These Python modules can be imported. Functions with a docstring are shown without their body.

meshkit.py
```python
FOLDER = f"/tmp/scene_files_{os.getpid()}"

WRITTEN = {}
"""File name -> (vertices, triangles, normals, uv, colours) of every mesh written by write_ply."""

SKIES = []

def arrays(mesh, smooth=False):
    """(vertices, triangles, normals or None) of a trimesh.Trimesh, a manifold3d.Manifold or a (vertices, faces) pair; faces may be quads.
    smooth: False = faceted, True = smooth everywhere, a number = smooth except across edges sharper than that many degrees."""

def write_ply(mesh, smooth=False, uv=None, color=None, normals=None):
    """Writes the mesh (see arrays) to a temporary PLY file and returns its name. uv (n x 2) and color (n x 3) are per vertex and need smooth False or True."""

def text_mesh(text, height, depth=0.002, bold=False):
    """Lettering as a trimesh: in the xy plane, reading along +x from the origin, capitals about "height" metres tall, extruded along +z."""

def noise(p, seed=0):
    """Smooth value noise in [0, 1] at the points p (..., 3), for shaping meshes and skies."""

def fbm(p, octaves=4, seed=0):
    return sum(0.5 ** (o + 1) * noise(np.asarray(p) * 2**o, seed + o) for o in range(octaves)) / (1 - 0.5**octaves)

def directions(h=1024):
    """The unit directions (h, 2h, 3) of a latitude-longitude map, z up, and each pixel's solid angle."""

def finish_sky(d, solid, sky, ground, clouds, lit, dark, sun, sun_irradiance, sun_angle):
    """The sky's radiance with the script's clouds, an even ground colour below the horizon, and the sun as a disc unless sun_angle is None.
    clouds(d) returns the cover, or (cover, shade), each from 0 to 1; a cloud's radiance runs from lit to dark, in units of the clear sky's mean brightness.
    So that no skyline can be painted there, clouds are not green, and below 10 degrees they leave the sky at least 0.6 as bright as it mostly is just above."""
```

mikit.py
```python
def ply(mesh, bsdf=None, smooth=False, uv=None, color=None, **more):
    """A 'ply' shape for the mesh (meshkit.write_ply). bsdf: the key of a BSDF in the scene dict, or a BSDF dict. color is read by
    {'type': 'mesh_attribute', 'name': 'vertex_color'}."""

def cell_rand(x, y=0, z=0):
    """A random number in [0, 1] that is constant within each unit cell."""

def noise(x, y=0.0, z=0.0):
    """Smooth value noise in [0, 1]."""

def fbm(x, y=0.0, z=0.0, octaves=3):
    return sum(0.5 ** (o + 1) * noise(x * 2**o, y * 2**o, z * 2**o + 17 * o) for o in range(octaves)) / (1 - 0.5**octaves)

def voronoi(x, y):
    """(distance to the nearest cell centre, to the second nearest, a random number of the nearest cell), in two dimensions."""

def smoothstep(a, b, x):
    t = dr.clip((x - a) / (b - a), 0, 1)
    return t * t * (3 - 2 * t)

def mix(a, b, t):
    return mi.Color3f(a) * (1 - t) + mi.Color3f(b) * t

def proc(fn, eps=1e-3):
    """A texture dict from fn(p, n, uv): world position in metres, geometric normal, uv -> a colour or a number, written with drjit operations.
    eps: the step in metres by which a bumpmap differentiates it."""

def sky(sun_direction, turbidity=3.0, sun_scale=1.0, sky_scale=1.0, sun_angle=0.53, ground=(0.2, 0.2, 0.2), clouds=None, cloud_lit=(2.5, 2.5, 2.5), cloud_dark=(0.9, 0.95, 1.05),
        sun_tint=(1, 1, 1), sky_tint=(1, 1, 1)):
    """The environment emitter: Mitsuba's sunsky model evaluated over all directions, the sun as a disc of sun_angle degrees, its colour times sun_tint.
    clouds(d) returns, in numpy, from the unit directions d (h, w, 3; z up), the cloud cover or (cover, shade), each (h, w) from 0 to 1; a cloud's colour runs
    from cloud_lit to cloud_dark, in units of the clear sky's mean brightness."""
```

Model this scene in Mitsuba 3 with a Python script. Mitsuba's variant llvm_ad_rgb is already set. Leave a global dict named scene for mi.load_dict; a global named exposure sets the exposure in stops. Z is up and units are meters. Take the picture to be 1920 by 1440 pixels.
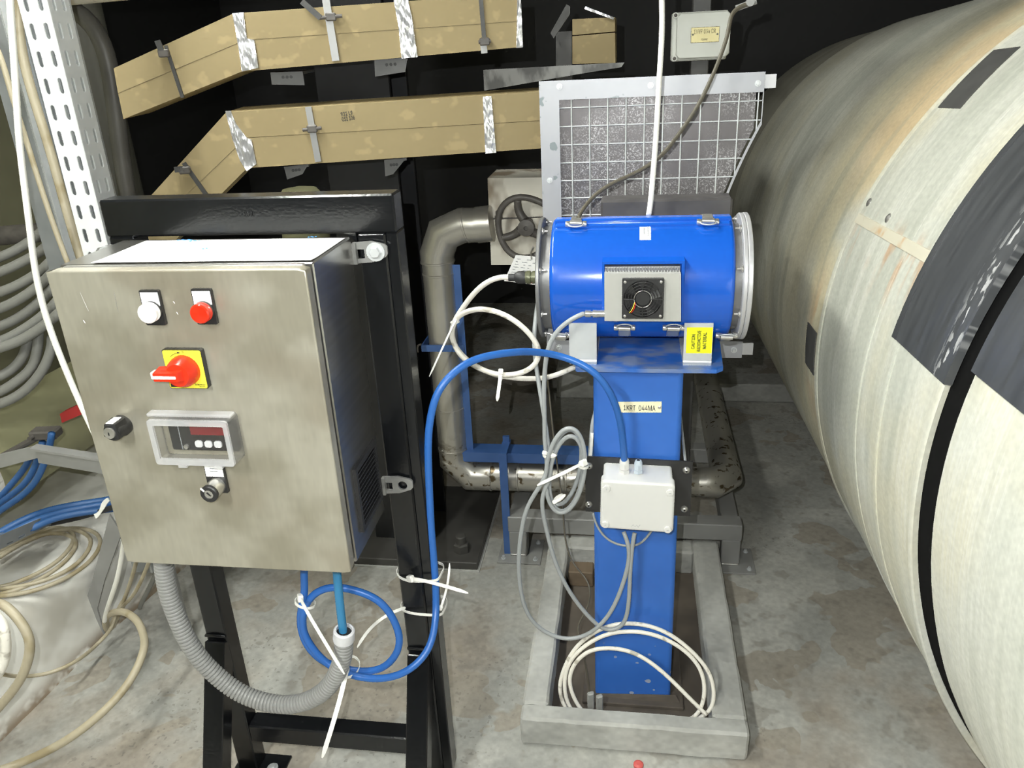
import math, random
import numpy as np, trimesh, drjit as dr, mitsuba as mi
from shapely.geometry import Polygon, Point, box as sbox
import mikit, meshkit
from mikit import proc, noise, fbm, voronoi, smoothstep, mix

# ------------------------------------------------------------------ camera, lights, exposure
F, PITCH, ROLL, EYE, YAW = 1490.0, 0.4002, 0.0498, 1.48, 0.16      # focal length in pixels of the 1920 px wide frame, radians, metres
_c, _s = math.cos(YAW), math.sin(YAW)
_fwd = np.array([-_s * math.cos(PITCH), _c * math.cos(PITCH), -math.sin(PITCH)])
_right = np.array([_c, _s, 0.0]); _down = np.cross(_fwd, _right)
_r2 = math.cos(ROLL) * _right + math.sin(ROLL) * _down
_d2 = -math.sin(ROLL) * _right + math.cos(ROLL) * _down
CAM = np.array([0, 0, EYE])
scene = {'type': 'scene'}
labels = {}
scene['camera'] = {'type': 'perspective', 'fov': math.degrees(2 * math.atan(960 / F)), 'fov_axis': 'x', 'near_clip': 0.05, 'far_clip': 50.0,
                   'to_world': mi.ScalarTransform4f().look_at(origin=CAM.tolist(), target=(CAM + _fwd).tolist(), up=(-_d2).tolist())}
# the camera's own flash, a hand's breadth up and left of the lens
FLASH = CAM - 0.050 * _r2 - 0.050 * _d2
scene['camera_flash'] = {'type': 'point', 'position': FLASH.tolist(), 'intensity': {'type': 'rgb', 'value': [3.9, 4.0, 3.9]}}
LAMP = [200.0, 204.0, 188.0]                                           # radiance of the ceiling tubes
exposure = 0.30

# ------------------------------------------------------------------ helpers
V = lambda *a: np.array(a, float)
unit = lambda a: np.asarray(a, float) / np.linalg.norm(a)

def ray(x, y):
    return _r2 * (x - 960) / F + _d2 * (y - 720) / F + _fwd

def at(x, y, Y):                       # a pixel of the photograph as the point where its line of sight meets the vertical plane at depth Y
    d = ray(x, y); return CAM + d * (Y / d[1])

def onz(x, y, z=0.0):
    d = ray(x, y); return CAM + d * ((z - EYE) / d[2])

class Plane:                           # an upright plane through p0, turned by psi about the vertical; +depth lies behind it
    def __init__(self, p0, psi=0.0):
        self.p = np.asarray(p0, float); self.u = V(math.cos(psi), math.sin(psi), 0); self.v = V(0, 0, 1); self.n = V(-math.sin(psi), math.cos(psi), 0)
    def uv(self, x, y):
        d = ray(x, y); q = CAM + d * (np.dot(self.p - CAM, self.n) / np.dot(d, self.n)) - self.p
        return (q @ self.u, q @ self.v)
    def pt(self, a, b, d=0.0):
        return self.p + a * self.u + b * self.v + d * self.n
    def prism(self, poly, d0, d1):     # the outline (plane coordinates) between the depths d0 (front) and d1 (back)
        if not isinstance(poly, Polygon): poly = Polygon(poly)
        if not poly.is_valid: poly = poly.buffer(0)
        parts = [trimesh.creation.extrude_polygon(g, d1 - d0, engine='earcut') for g in getattr(poly, 'geoms', [poly])]
        m = cat(*parts)
        x = m.vertices; m.vertices = self.p + x[:, :1] * self.u + x[:, 1:2] * self.v - (x[:, 2:] - d1) * self.n
        return m
    def px(self, pix, d0, d1):
        return self.prism([self.uv(*q) for q in pix], d0, d1)
    def text(self, txt, h, a, b, d=-0.0005, rot=0, depth=0.0006, bold=False, fit=None):   # centred on (a, b)
        m = meshkit.text_mesh(txt, h, depth, bold); x = m.vertices.copy()
        x[:, :2] -= (x[:, :2].min(0) + x[:, :2].max(0)) / 2
        if fit: x[:, 0] *= fit / np.ptp(x[:, 0])
        c, s = math.cos(rot), math.sin(rot)
        x[:, :2] = np.c_[c * x[:, 0] - s * x[:, 1], s * x[:, 0] + c * x[:, 1]]
        m.vertices = self.p + (x[:, :1] + a) * self.u + (x[:, 1:2] + b) * self.v - (x[:, 2:] - d) * self.n
        return m

def cat(*ms):
    ms = [m for g in ms for m in (g if isinstance(g, (list, tuple)) else [g])]
    return ms[0] if len(ms) == 1 else trimesh.util.concatenate(ms)

def rbox(lo, hi, b=0.0):               # a box with chamfered edges
    lo, hi = np.minimum(lo, hi).astype(float), np.maximum(lo, hi).astype(float)
    if b <= 0:
        m = trimesh.creation.box(extents=hi - lo); m.apply_translation((lo + hi) / 2); return m
    pts = []
    for k in np.ndindex(2, 2, 2):
        c = np.where(k, hi, lo); s = np.where(k, -1, 1) * b
        for ax in range(3):
            q = c + s; q[ax] = c[ax]; pts.append(q)
    return trimesh.convex.convex_hull(np.array(pts))

def obox(c, axes, half, b=0.0):        # a turned box
    m = rbox(-np.asarray(half), np.asarray(half), b)
    m.vertices = np.asarray(c) + m.vertices @ np.array([unit(a) for a in axes]); return m

def spline(pts, n=60):                 # centripetal Catmull-Rom through the points, evenly resampled
    p = np.asarray(pts, float)
    if len(p) == 2: return p[0] + np.linspace(0, 1, n)[:, None] * (p[1] - p[0])
    from scipy.interpolate import CubicSpline
    d = np.r_[0, np.cumsum(np.linalg.norm(np.diff(p, axis=0), axis=1) ** 0.6)]
    f = CubicSpline(d, p); q = f(np.linspace(0, d[-1], n * 6))
    L = np.r_[0, np.cumsum(np.linalg.norm(np.diff(q, axis=0), axis=1))]
    return np.c_[tuple(np.interp(np.linspace(0, L[-1], n), L, q[:, k]) for k in range(3))]

def frames(p):
    t = np.gradient(p, axis=0); t /= np.linalg.norm(t, axis=1, keepdims=True)
    a = unit(np.cross(t[0], V(0.3, 0.5, 0.8))); A = [a]
    for k in range(1, len(p)):
        a = A[-1] - t[k] * (A[-1] @ t[k]); A.append(unit(a))
    A = np.array(A); return t, A, np.cross(t, A)

def tube(p, r, sides=10):
    p = np.asarray(p, float); t, A, B = frames(p); r = np.broadcast_to(r, (len(p),))
    ang = np.arange(sides) * 2 * np.pi / sides
    v = (p[:, None] + r[:, None, None] * (np.cos(ang)[None, :, None] * A[:, None] + np.sin(ang)[None, :, None] * B[:, None])).reshape(-1, 3)
    i, j = np.meshgrid(np.arange(len(p) - 1), np.arange(sides), indexing='ij'); k = (j + 1) % sides
    a, b, c, d = i * sides + j, i * sides + k, (i + 1) * sides + k, (i + 1) * sides + j
    f = np.vstack([np.c_[a.ravel(), b.ravel(), c.ravel()], np.c_[a.ravel(), c.ravel(), d.ravel()]])
    n = len(v); e = (len(p) - 1) * sides; ar = np.arange(sides); nx = (ar + 1) % sides
    f = np.vstack([f, np.c_[np.full(sides, n), nx, ar], np.c_[np.full(sides, n + 1), e + ar, e + nx]])
    return trimesh.Trimesh(np.vstack([v, p[0], p[-1]]), f, process=False)

def lathe(profile, o, ax, n=32, a0=0.0, a1=None):   # profile (radius, height along ax); closed ends where the radius is 0
    o, ax = np.asarray(o, float), unit(ax)
    e = unit(np.cross(ax, V(0, 0, 1) if abs(ax[2]) < 0.9 else V(1, 0, 0))); u = np.cross(ax, e)
    full = a1 is None; ang = np.linspace(a0, a0 + 2 * np.pi if full else a1, n, endpoint=not full)
    R = np.array([q[0] for q in profile]); Z = np.array([q[1] for q in profile])
    v = (o + Z[:, None, None] * ax + R[:, None, None] * (np.cos(ang)[None, :, None] * e + np.sin(ang)[None, :, None] * u)).reshape(-1, 3)
    m = len(R); i, j = np.meshgrid(np.arange(m - 1), np.arange(n if full else n - 1), indexing='ij'); k = (j + 1) % n
    a, b, c, d = i * n + j, i * n + k, (i + 1) * n + k, (i + 1) * n + j
    f = np.vstack([np.c_[a.ravel(), c.ravel(), b.ravel()], np.c_[a.ravel(), d.ravel(), c.ravel()]])
    t = trimesh.Trimesh(v, f, process=False)
    if t.volume < 0 and full: t.invert()
    return t

def cyl(p0, p1, r, n=20, b=0.0):
    p0, p1 = np.asarray(p0, float), np.asarray(p1, float); L = np.linalg.norm(p1 - p0)
    prof = [(0, 0), (r, 0), (r, L), (0, L)] if b <= 0 else [(0, 0), (r - b, 0), (r, b), (r, L - b), (r - b, L), (0, L)]
    return lathe(prof, p0, p1 - p0, n)

def ribbon(p, w, th, side=None):       # a flat strap along p; its broad face looks to the front unless side (its width direction) is given
    p = np.asarray(p, float); t = np.gradient(p, axis=0); t /= np.linalg.norm(t, axis=1, keepdims=True)
    W = np.cross(t, V(0.1, -1, 0.35)) if side is None else np.broadcast_to(np.asarray(side, float), t.shape)
    W = W / np.linalg.norm(W, axis=1, keepdims=True); N = np.cross(W, t); w = np.broadcast_to(w, (len(p),))[:, None] / 2
    q = np.stack([p - W * w - N * th / 2, p + W * w - N * th / 2, p + W * w + N * th / 2, p - W * w + N * th / 2], 1).reshape(-1, 3)
    f = []
    for i in range(len(p) - 1):
        for j in range(4):
            a, b = i * 4 + j, i * 4 + (j + 1) % 4; f += [[a, b, b + 4], [a, b + 4, a + 4]]
    e = (len(p) - 1) * 4; f += [[0, 2, 1], [0, 3, 2], [e, e + 1, e + 2], [e, e + 2, e + 3]]
    m = trimesh.Trimesh(q, f, process=False)
    if m.volume < 0: m.invert()
    return m

def hexbolt(p, ax, r=0.008, h=0.006, washer=True):
    ax = unit(ax); ms = [lathe([(0, 0), (r, 0), (r, h * .8), (r * .85, h), (0, h)], p, ax, 6)]
    if washer: ms.append(lathe([(0, -.0005), (r * 1.55, -.0005), (r * 1.55, .0015), (0, .0015)], p, ax, 20))
    return cat(*ms)

def screw(p, ax, r=0.004, h=0.002):
    return lathe([(0, 0), (r, 0), (r, h * .4), (r * .7, h * .85), (r * .3, h), (0, h)], p, ax, 14)

def free(key):
    if key not in scene and key not in labels: return key
    k = 1
    while f'{key}_{k:03d}' in scene or f'{key}_{k:03d}' in labels: k += 1
    return f'{key}_{k:03d}'

def thing(name, label, category, group=None):
    key = free(name); labels[key] = {'label': label, 'category': category}
    if group: labels[key]['group'] = group
    return key

def put(parent, name, mesh, mat, smooth=False, label=None, kind=None):
    key = free(f'{parent}__{name}')
    scene[key] = mikit.ply(mesh, mat, smooth=smooth)
    if label or kind: labels[key] = {k: v for k, v in (('label', label), ('kind', kind)) if v}
    return key

def one(name, mesh, mat, label, category, group=None, smooth=False, kind=None):
    key = free(name); scene[key] = mikit.ply(mesh, mat, smooth=smooth)
    labels[key] = {'label': label, 'category': category}
    if group: labels[key]['group'] = group
    if kind: labels[key]['kind'] = kind
    return key

def struct(name, mesh, mat, label, smooth=False):
    scene[name] = mikit.ply(mesh, mat, smooth=smooth); labels[name] = {'kind': 'structure', 'label': label}
    return name

# ------------------------------------------------------------------ materials
def rgb(c): return {'type': 'rgb', 'value': list(map(float, c))}

def mat(name, color, rough=0.5, metal=0.0, spec=0.5, coat=0.0, bump=None, bscale=1.0, rtex=None):
    d = {'type': 'principled', 'base_color': color if isinstance(color, dict) else rgb(color), 'roughness': rtex or float(rough), 'metallic': float(metal), 'specular': float(spec)}
    if coat: d['clearcoat'] = float(coat); d['clearcoat_gloss'] = 0.9
    if bump: d = {'type': 'bumpmap', 'arbitrary': bump, 'scale': bscale, 'bsdf': d}
    scene[name] = {'type': 'twosided', 'bsdf': d}

def floor_col(p, n, uv):
    big = fbm(p.x * 1.9 + 5, p.y * 1.9, 4, 3); mid = fbm(p.x * 8 + big * 2, p.y * 8 + 3, 2, 4); fine = fbm(p.x * 90, p.y * 90, 1, 3)
    c = mix((.36, .36, .335), (.45, .445, .41), smoothstep(.3, .7, mid))
    c = mix(c, (.25, .205, .16), smoothstep(.50, .68, big * .7 + mid * .3) * .7)                    # soft brown staining
    worn = fbm(p.x * 6 + 40 + mid, p.y * 6 + 9 + mid * .7, 0, 4)
    c = mix(c, (.31, .275, .225), smoothstep(.60, .62, worn) * .75)                                 # paint worn through with a crisp edge
    dust = fbm(p.x * 26 + 4, p.y * 26, 3, 3)
    c = mix(c, (.24, .22, .19), smoothstep(.62, .78, dust) * .5)
    pits = smoothstep(.74, .80, fbm(p.x * 105 + 7, p.y * 105, 0, 2)) * smoothstep(.50, .62, fbm(p.x * 2.1 + 11, p.y * 2.1, 0, 2))
    c = mix(c, (.14, .13, .115), pits * .4)
    return c * (0.72 + 0.30 * fine)
mat('floor_paint', proc(floor_col), .62, bump=proc(lambda p, n, uv: fbm(p.x * 40, p.y * 40, p.z * 40, 3)), bscale=.0015)

def concrete_col(p, n, uv):
    a = fbm(p.x * 9, p.y * 9, p.z * 9, 4); b = fbm(p.x * 70, p.y * 70, p.z * 70, 2)
    return mix((.32, .32, .30), (.43, .43, .405), smoothstep(.3, .7, a)) * (.85 + .3 * b)
mat('raw_concrete', proc(concrete_col), .8, bump=proc(lambda p, n, uv: fbm(p.x * 60, p.y * 60, p.z * 60, 3)), bscale=.003)

def plinth_col(p, n, uv):
    a = fbm(p.x * 6, p.y * 6, p.z * 6, 4); b = fbm(p.x * 30, p.y * 30, p.z * 30, 3)
    c = mix((.70, .69, .65), (.50, .48, .43), smoothstep(.5, .75, a))
    return mix(c, (.22, .17, .12), smoothstep(.055, .0, p.z) * smoothstep(.25, .55, b))
mat('white_masonry', proc(plinth_col), .7)

mat('old_timber', proc(lambda p, n, uv: mix((.10, .07, .045), (.16, .12, .08), fbm(p.x * 40, p.y * 8, p.z * 40, 3))), .85)
mat('dirt', proc(lambda p, n, uv: mix((.05, .042, .035), (.115, .095, .075), fbm(p.x * 25, p.y * 25, p.z * 25, 3))), .9)
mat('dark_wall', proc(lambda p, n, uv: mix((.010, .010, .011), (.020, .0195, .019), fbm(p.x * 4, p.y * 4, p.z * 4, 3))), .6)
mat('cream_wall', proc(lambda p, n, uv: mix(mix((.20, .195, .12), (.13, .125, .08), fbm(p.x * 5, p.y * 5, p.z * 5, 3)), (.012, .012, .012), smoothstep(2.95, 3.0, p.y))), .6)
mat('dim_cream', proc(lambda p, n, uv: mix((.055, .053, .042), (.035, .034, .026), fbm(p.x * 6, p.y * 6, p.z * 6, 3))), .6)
mat('dark_pipe_paint', proc(lambda p, n, uv: mix((.085, .082, .075), (.13, .125, .115), fbm(p.x * 18, p.y * 18, p.z * 18, 3))), .45)
mat('cream_paint', proc(lambda p, n, uv: mix((.40, .39, .23), (.30, .29, .17), fbm(p.x * 12, p.y * 12, p.z * 12, 3))), .45)

def steel_door(p, n, uv):
    a = fbm(p.x * 11 + 3, p.y * 11, p.z * 11, 4); b = fbm(p.x * 160, p.y * 160, p.z * 25, 2); st = fbm(p.x * 5, p.y * 5, p.z * 7 + 8, 3)
    c = mix((.37, .345, .275), (.50, .475, .40), smoothstep(.3, .7, a))
    c = mix(c, (.36, .32, .25), smoothstep(.55, .72, st) * .6)                                      # finger smears on the brushed sheet
    return c * (.93 + .14 * b)
mat('brushed_steel', proc(steel_door), .42, .62)
mat('cabinet_side', proc(lambda p, n, uv: mix((.40, .39, .37), (.50, .49, .47), fbm(p.x * 9, p.y * 9, p.z * 120, 3))), .27, .96)
mat('bright_steel', (.62, .61, .58), .28, .85)
mat('fresh_zinc', proc(lambda p, n, uv: mix((.78, .80, .82), (.88, .90, .91), fbm(p.x * 30, p.y * 30, p.z * 30, 3))), .4, .25)
mat('zinc', proc(lambda p, n, uv: mix((.50, .52, .53), (.66, .68, .69), fbm(p.x * 30, p.y * 30, p.z * 30, 3))), .45, .45)
mat('aluminium', proc(lambda p, n, uv: mix((.50, .50, .51), (.62, .62, .64), fbm(p.x * 14, p.y * 14, p.z * 14, 3))), .42, .5)
mat('scratched_sheet', proc(lambda p, n, uv: mix(mix((.33, .335, .36), (.42, .425, .45), fbm(p.x * 9, p.y * 9, p.z * 9, 3)), (.20, .23, .24), smoothstep(.66, .70, fbm(p.x * 34, p.y * 34, p.z * 30 + 4, 4)) * smoothstep(.15, -.1, p.x))), .45, .35)
mat('embossed_foil', proc(lambda p, n, uv: mix((.135, .125, .128), (.52, .51, .52), smoothstep(.45, .78, fbm(p.x * 420, p.z * 420, p.y * 40, 2)) * smoothstep(.2, .7, fbm(p.x * 14, p.z * 14, 2, 2)))), .38, .45)
mat('dull_zinc', proc(lambda p, n, uv: mix((.17, .185, .195), (.30, .31, .32), fbm(p.x * 16, p.y * 16, p.z * 16, 4))), .5, .4)
mat('rack_steel', proc(lambda p, n, uv: mix((.035, .035, .034), (.075, .074, .072), fbm(p.x * 20, p.y * 20, p.z * 20, 3))), .5, .2)
mat('mottled_steel', proc(lambda p, n, uv: mix((.07, .07, .068), (.19, .19, .185), smoothstep(.35, .65, fbm(p.x * 45, p.y * 45, p.z * 18, 4)))), .55, .2)
mat('strap_steel', (.25, .25, .245), .4, .4)
mat('pipe_jacket', proc(lambda p, n, uv: mix(mix((.44, .42, .37), (.60, .58, .53), fbm(p.x * 9, p.y * 9, p.z * 9, 3)), (.12, .09, .05), smoothstep(.60, .72, fbm(p.x * 55 + 3, p.y * 55, p.z * 55, 3)) * smoothstep(.42, .30, p.z))), .33, .75)
mat('gloss_black', (.005, .0055, .0065), .20, spec=.45, bump=proc(lambda p, n, uv: noise(p.x * 330, p.y * 330, p.z * 330)), bscale=.00012)
mat('satin_black', (.018, .018, .019), .4)
mat('joint_black', (.006, .006, .006), .8, spec=.1)
mat('rubber_black', (.02, .02, .022), .55)
mat('column_black', proc(lambda p, n, uv: mix((.010, .0105, .012), (.024, .0245, .027), fbm(p.x * 8, p.y * 8, p.z * 8, 3))), .38)
mat('plate_black', proc(lambda p, n, uv: mix((.035, .034, .032), (.075, .072, .066), fbm(p.x * 15, p.y * 15, p.z * 15, 4))), .55)
mat('soot_steel', proc(lambda p, n, uv: mix((.035, .032, .034), (.085, .08, .08), fbm(p.x * 25, p.y * 25, p.z * 25, 4))), .55)
mat('drum_blue', (.006, .085, .47), .12, spec=.5, coat=.6)
mat('flange_grey', proc(lambda p, n, uv: mix((.16, .16, .16), (.24, .24, .24), fbm(p.x * 30, p.y * 30, p.z * 30, 3))), .4, .5)
mat('pedestal_blue', proc(lambda p, n, uv: mix(mix((.026, .115, .44), (.034, .14, .50), fbm(p.x * 14, p.y * 14, p.z * 14, 3)), (.42, .44, .46), smoothstep(.78, .82, noise(p.x * 75, p.y * 75, p.z * 75)) * smoothstep(.28, .05, p.z) * .7)), .42)
mat('plate_blue', proc(lambda p, n, uv: mix((.02, .11, .42), (.24, .26, .26), smoothstep(.35, .85, fbm(p.x * 24, p.y * 40, p.z * 18, 4)) * .6)), .45)
mat('frame_blue', proc(lambda p, n, uv: mix((.03, .085, .25), (.06, .13, .33), fbm(p.x * 20, p.y * 20, p.z * 20, 3))), .45)
mat('cable_blue', (.022, .115, .40), .38)
mat('cable_blue_dull', (.03, .10, .27), .45)
mat('cable_petrol', (.03, .18, .36), .38)
mat('cable_white', (.80, .79, .74), .42)
mat('cable_cream', proc(lambda p, n, uv: mix((.38, .335, .24), (.29, .24, .145), smoothstep(.5, .75, fbm(p.x * 22, p.y * 22, p.z * 22, 3)))), .45)
mat('cable_aged', proc(lambda p, n, uv: mix((.74, .71, .64), (.45, .42, .36), smoothstep(.6, .75, fbm(p.x * 60, p.y * 60, p.z * 60, 3)))), .45)
mat('cable_grey', (.30, .315, .32), .42)
mat('cable_palegrey', (.20, .20, .185), .5)
mat('cable_brown', (.085, .075, .055), .5)
mat('nylon', (.82, .81, .76), .35)
mat('conduit_grey', (.26, .26, .255), .4)
mat('collar_grey', (.62, .62, .64), .4)
mat('box_white', (.60, .595, .575), .38)
mat('gland_grey', (.48, .54, .60), .4)
mat('board', proc(lambda p, n, uv: mix(mix((.235, .18, .09), (.29, .23, .12), fbm(p.x * 5, p.y * 5, p.z * 5, 3)), (.40, .31, .16), smoothstep(.6, .75, fbm(p.x * 40, p.y * 40, p.z * 40, 3)) * .4)), .75)
mat('board_edge', proc(lambda p, n, uv: mix((.30, .25, .15), (.22, .18, .11), fbm(p.x * 9, p.y * 9, p.z * 9, 3))), .8)
mat('foil_tape', (.62, .62, .63), .25, .7, bump=proc(lambda p, n, uv: fbm(p.x * 60, p.y * 60, p.z * 30, 3)), bscale=.008)
mat('heatsink_cover', (.37, .37, .345), .5)
mat('fin_alu', (.42, .42, .42), .4, .6)
mat('yellow_plate', (.82, .74, .06), .4)
mat('yellow_sticker', (.90, .88, .01), .5)
mat('ivory_plate', (.80, .75, .52), .45)
mat('yellowed_plate', (.68, .60, .30), .45)
mat('ink', (.012, .012, .012), .6)
mat('ink_brown', (.07, .05, .025), .7)
mat('ink_blue', (.04, .22, .62), .6)
mat('ink_red', (.55, .03, .05), .6)
mat('ink_grey', (.30, .31, .33), .6)
mat('paper', (.86, .86, .85), .55)
mat('red_plastic', (.60, .028, .008), .3)
mat('red_lens', (.60, .022, .005), .15, coat=.7)
mat('pink_cap', (.55, .10, .09), .5)
mat('white_lens', (.85, .85, .84), .15, coat=.7)
mat('red_screen', (.16, .015, .02), .15, coat=.5)
mat('red_label', (.42, .03, .03), .5)
mat('olive', (.105, .11, .065), .35, .3)
mat('box_grey', proc(lambda p, n, uv: mix((.47, .48, .44), (.57, .58, .54), fbm(p.x * 16, p.y * 16, p.z * 16, 3))), .5)
mat('grey_paint', proc(lambda p, n, uv: mix((.20, .20, .195), (.30, .30, .29), fbm(p.x * 12, p.y * 12, p.z * 12, 3))), .5)
mat('dirty_white', proc(lambda p, n, uv: mix((.66, .63, .55), (.17, .12, .07), smoothstep(.46, .70, fbm(p.x * 17 + 3, p.y * 15, p.z * 8, 4)) * .85)), .5)
mat('iron', proc(lambda p, n, uv: mix((.055, .05, .047), (.11, .10, .09), fbm(p.x * 40, p.y * 40, p.z * 40, 3))), .5)
mat('lamp_white', (.8, .8, .8), .4)
scene['clear_cover'] = {'type': 'thindielectric', 'int_ior': 1.49}
scene['clear_wall'] = {'type': 'blendbsdf', 'weight': .07, 'a': {'type': 'thindielectric', 'int_ior': 1.5}, 'b': {'type': 'twosided', 'bsdf': {'type': 'principled', 'base_color': rgb((.9, .9, .92)), 'roughness': .2, 'specular': .6}}}
scene['clear_solid'] = {'type': 'blendbsdf', 'weight': .26, 'a': {'type': 'thindielectric', 'int_ior': 1.7}, 'b': {'type': 'twosided', 'bsdf': {'type': 'principled', 'base_color': rgb((.9, .9, .92)), 'roughness': .2, 'specular': .6}}}

# the big cylinder: axis, frame and texture
TC, TT, TR = V(1.2552, 1.5, .828), -.0575, .828
TA = V(0, math.cos(TT), math.sin(TT)); TE = V(1, 0, 0); TU = np.cross(TE, TA)
def tank_sa(p):
    s = (p.y - 1.5) * float(TA[1]) + (p.z - .828) * float(TA[2])
    w = (p.y - 1.5) * float(TU[1]) + (p.z - .828) * float(TU[2])
    return s, dr.atan2(w, -(p.x - 1.2552))                          # metres along the axis; angle up from the side that faces the camera
def tank_col(p, n, uv):
    s, t = tank_sa(p); w = fbm(s * 6, t * 5, 4, 3) * .5
    bands = fbm(s * 9 + w, t * 1.2, 3, 4); streak = fbm(s * 60 + w, t * 3.0 + s * 2, 1, 4); cloud = fbm(s * 4 + 2, t * 3.2, 9, 4); hair = fbm(s * 260 + w * 3, t * 9, 6, 2); grit = fbm(p.x * 140, p.y * 140, p.z * 140, 2)
    c = mix((.45, .46, .405), (.57, .57, .51), smoothstep(.25, .75, bands * .65 + streak * .35))
    c = mix(c, (.57, .50, .31), smoothstep(.42, .72, cloud) * .35)
    c = mix(c, (.62, .62, .58), smoothstep(.52, .75, hair) * .35 * smoothstep(.35, .6, bands))
    ochre = smoothstep(.26, .30, s) * smoothstep(1.15, .35, s) * smoothstep(-.5, .1, t) * smoothstep(.25, .6, fbm(s * 4 + 1, t * 3.0, 6, 3) + .12)
    c = mix(c, (.62, .55, .36), ochre * .75)
    rust = smoothstep(.28, .32, s) * smoothstep(.75, .40, s) * smoothstep(.30, .62, t) * smoothstep(.30, .62, fbm(s * 5 + 4, t * 3.4, 2, 3) + .08)
    c = mix(c, (.58, .41, .23), rust * .60)
    edge = dr.exp(-dr.square((s - .37) / .06)) * smoothstep(.35, .6, fbm(s * 12, t * 5 + 3, 0, 3)) * smoothstep(-.35, .0, t) * smoothstep(.3, .0, t)
    c = mix(c, (.50, .27, .12), edge * .55)
    drip = smoothstep(.48, .66, fbm(s * 30, t * 7, 5, 3)) * smoothstep(.20, .34, t) * smoothstep(.42, .34, t) * smoothstep(.30, .2, s) * smoothstep(-.3, -.15, s)
    c = mix(c, (.50, .26, .11), drip * .55)
    c = mix(c, (.30, .32, .27), smoothstep(.58, .74, fbm(s * 22 + w, t * 2 + 9, 7, 4)) * .25)
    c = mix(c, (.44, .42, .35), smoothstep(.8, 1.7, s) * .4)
    return c * (.80 + .18 * grit)
mat('fibreglass', proc(tank_col), .45, spec=.4, bump=proc(lambda p, n, uv: fbm(tank_sa(p)[0] * 45, tank_sa(p)[1] * 5, 0, 3)), bscale=.0012)
mat('fibreglass_dull', proc(lambda p, n, uv: mix((.24, .23, .19), (.33, .32, .27), fbm(tank_sa(p)[0] * 12, tank_sa(p)[1] * 2, 0, 3))), .6)
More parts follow.
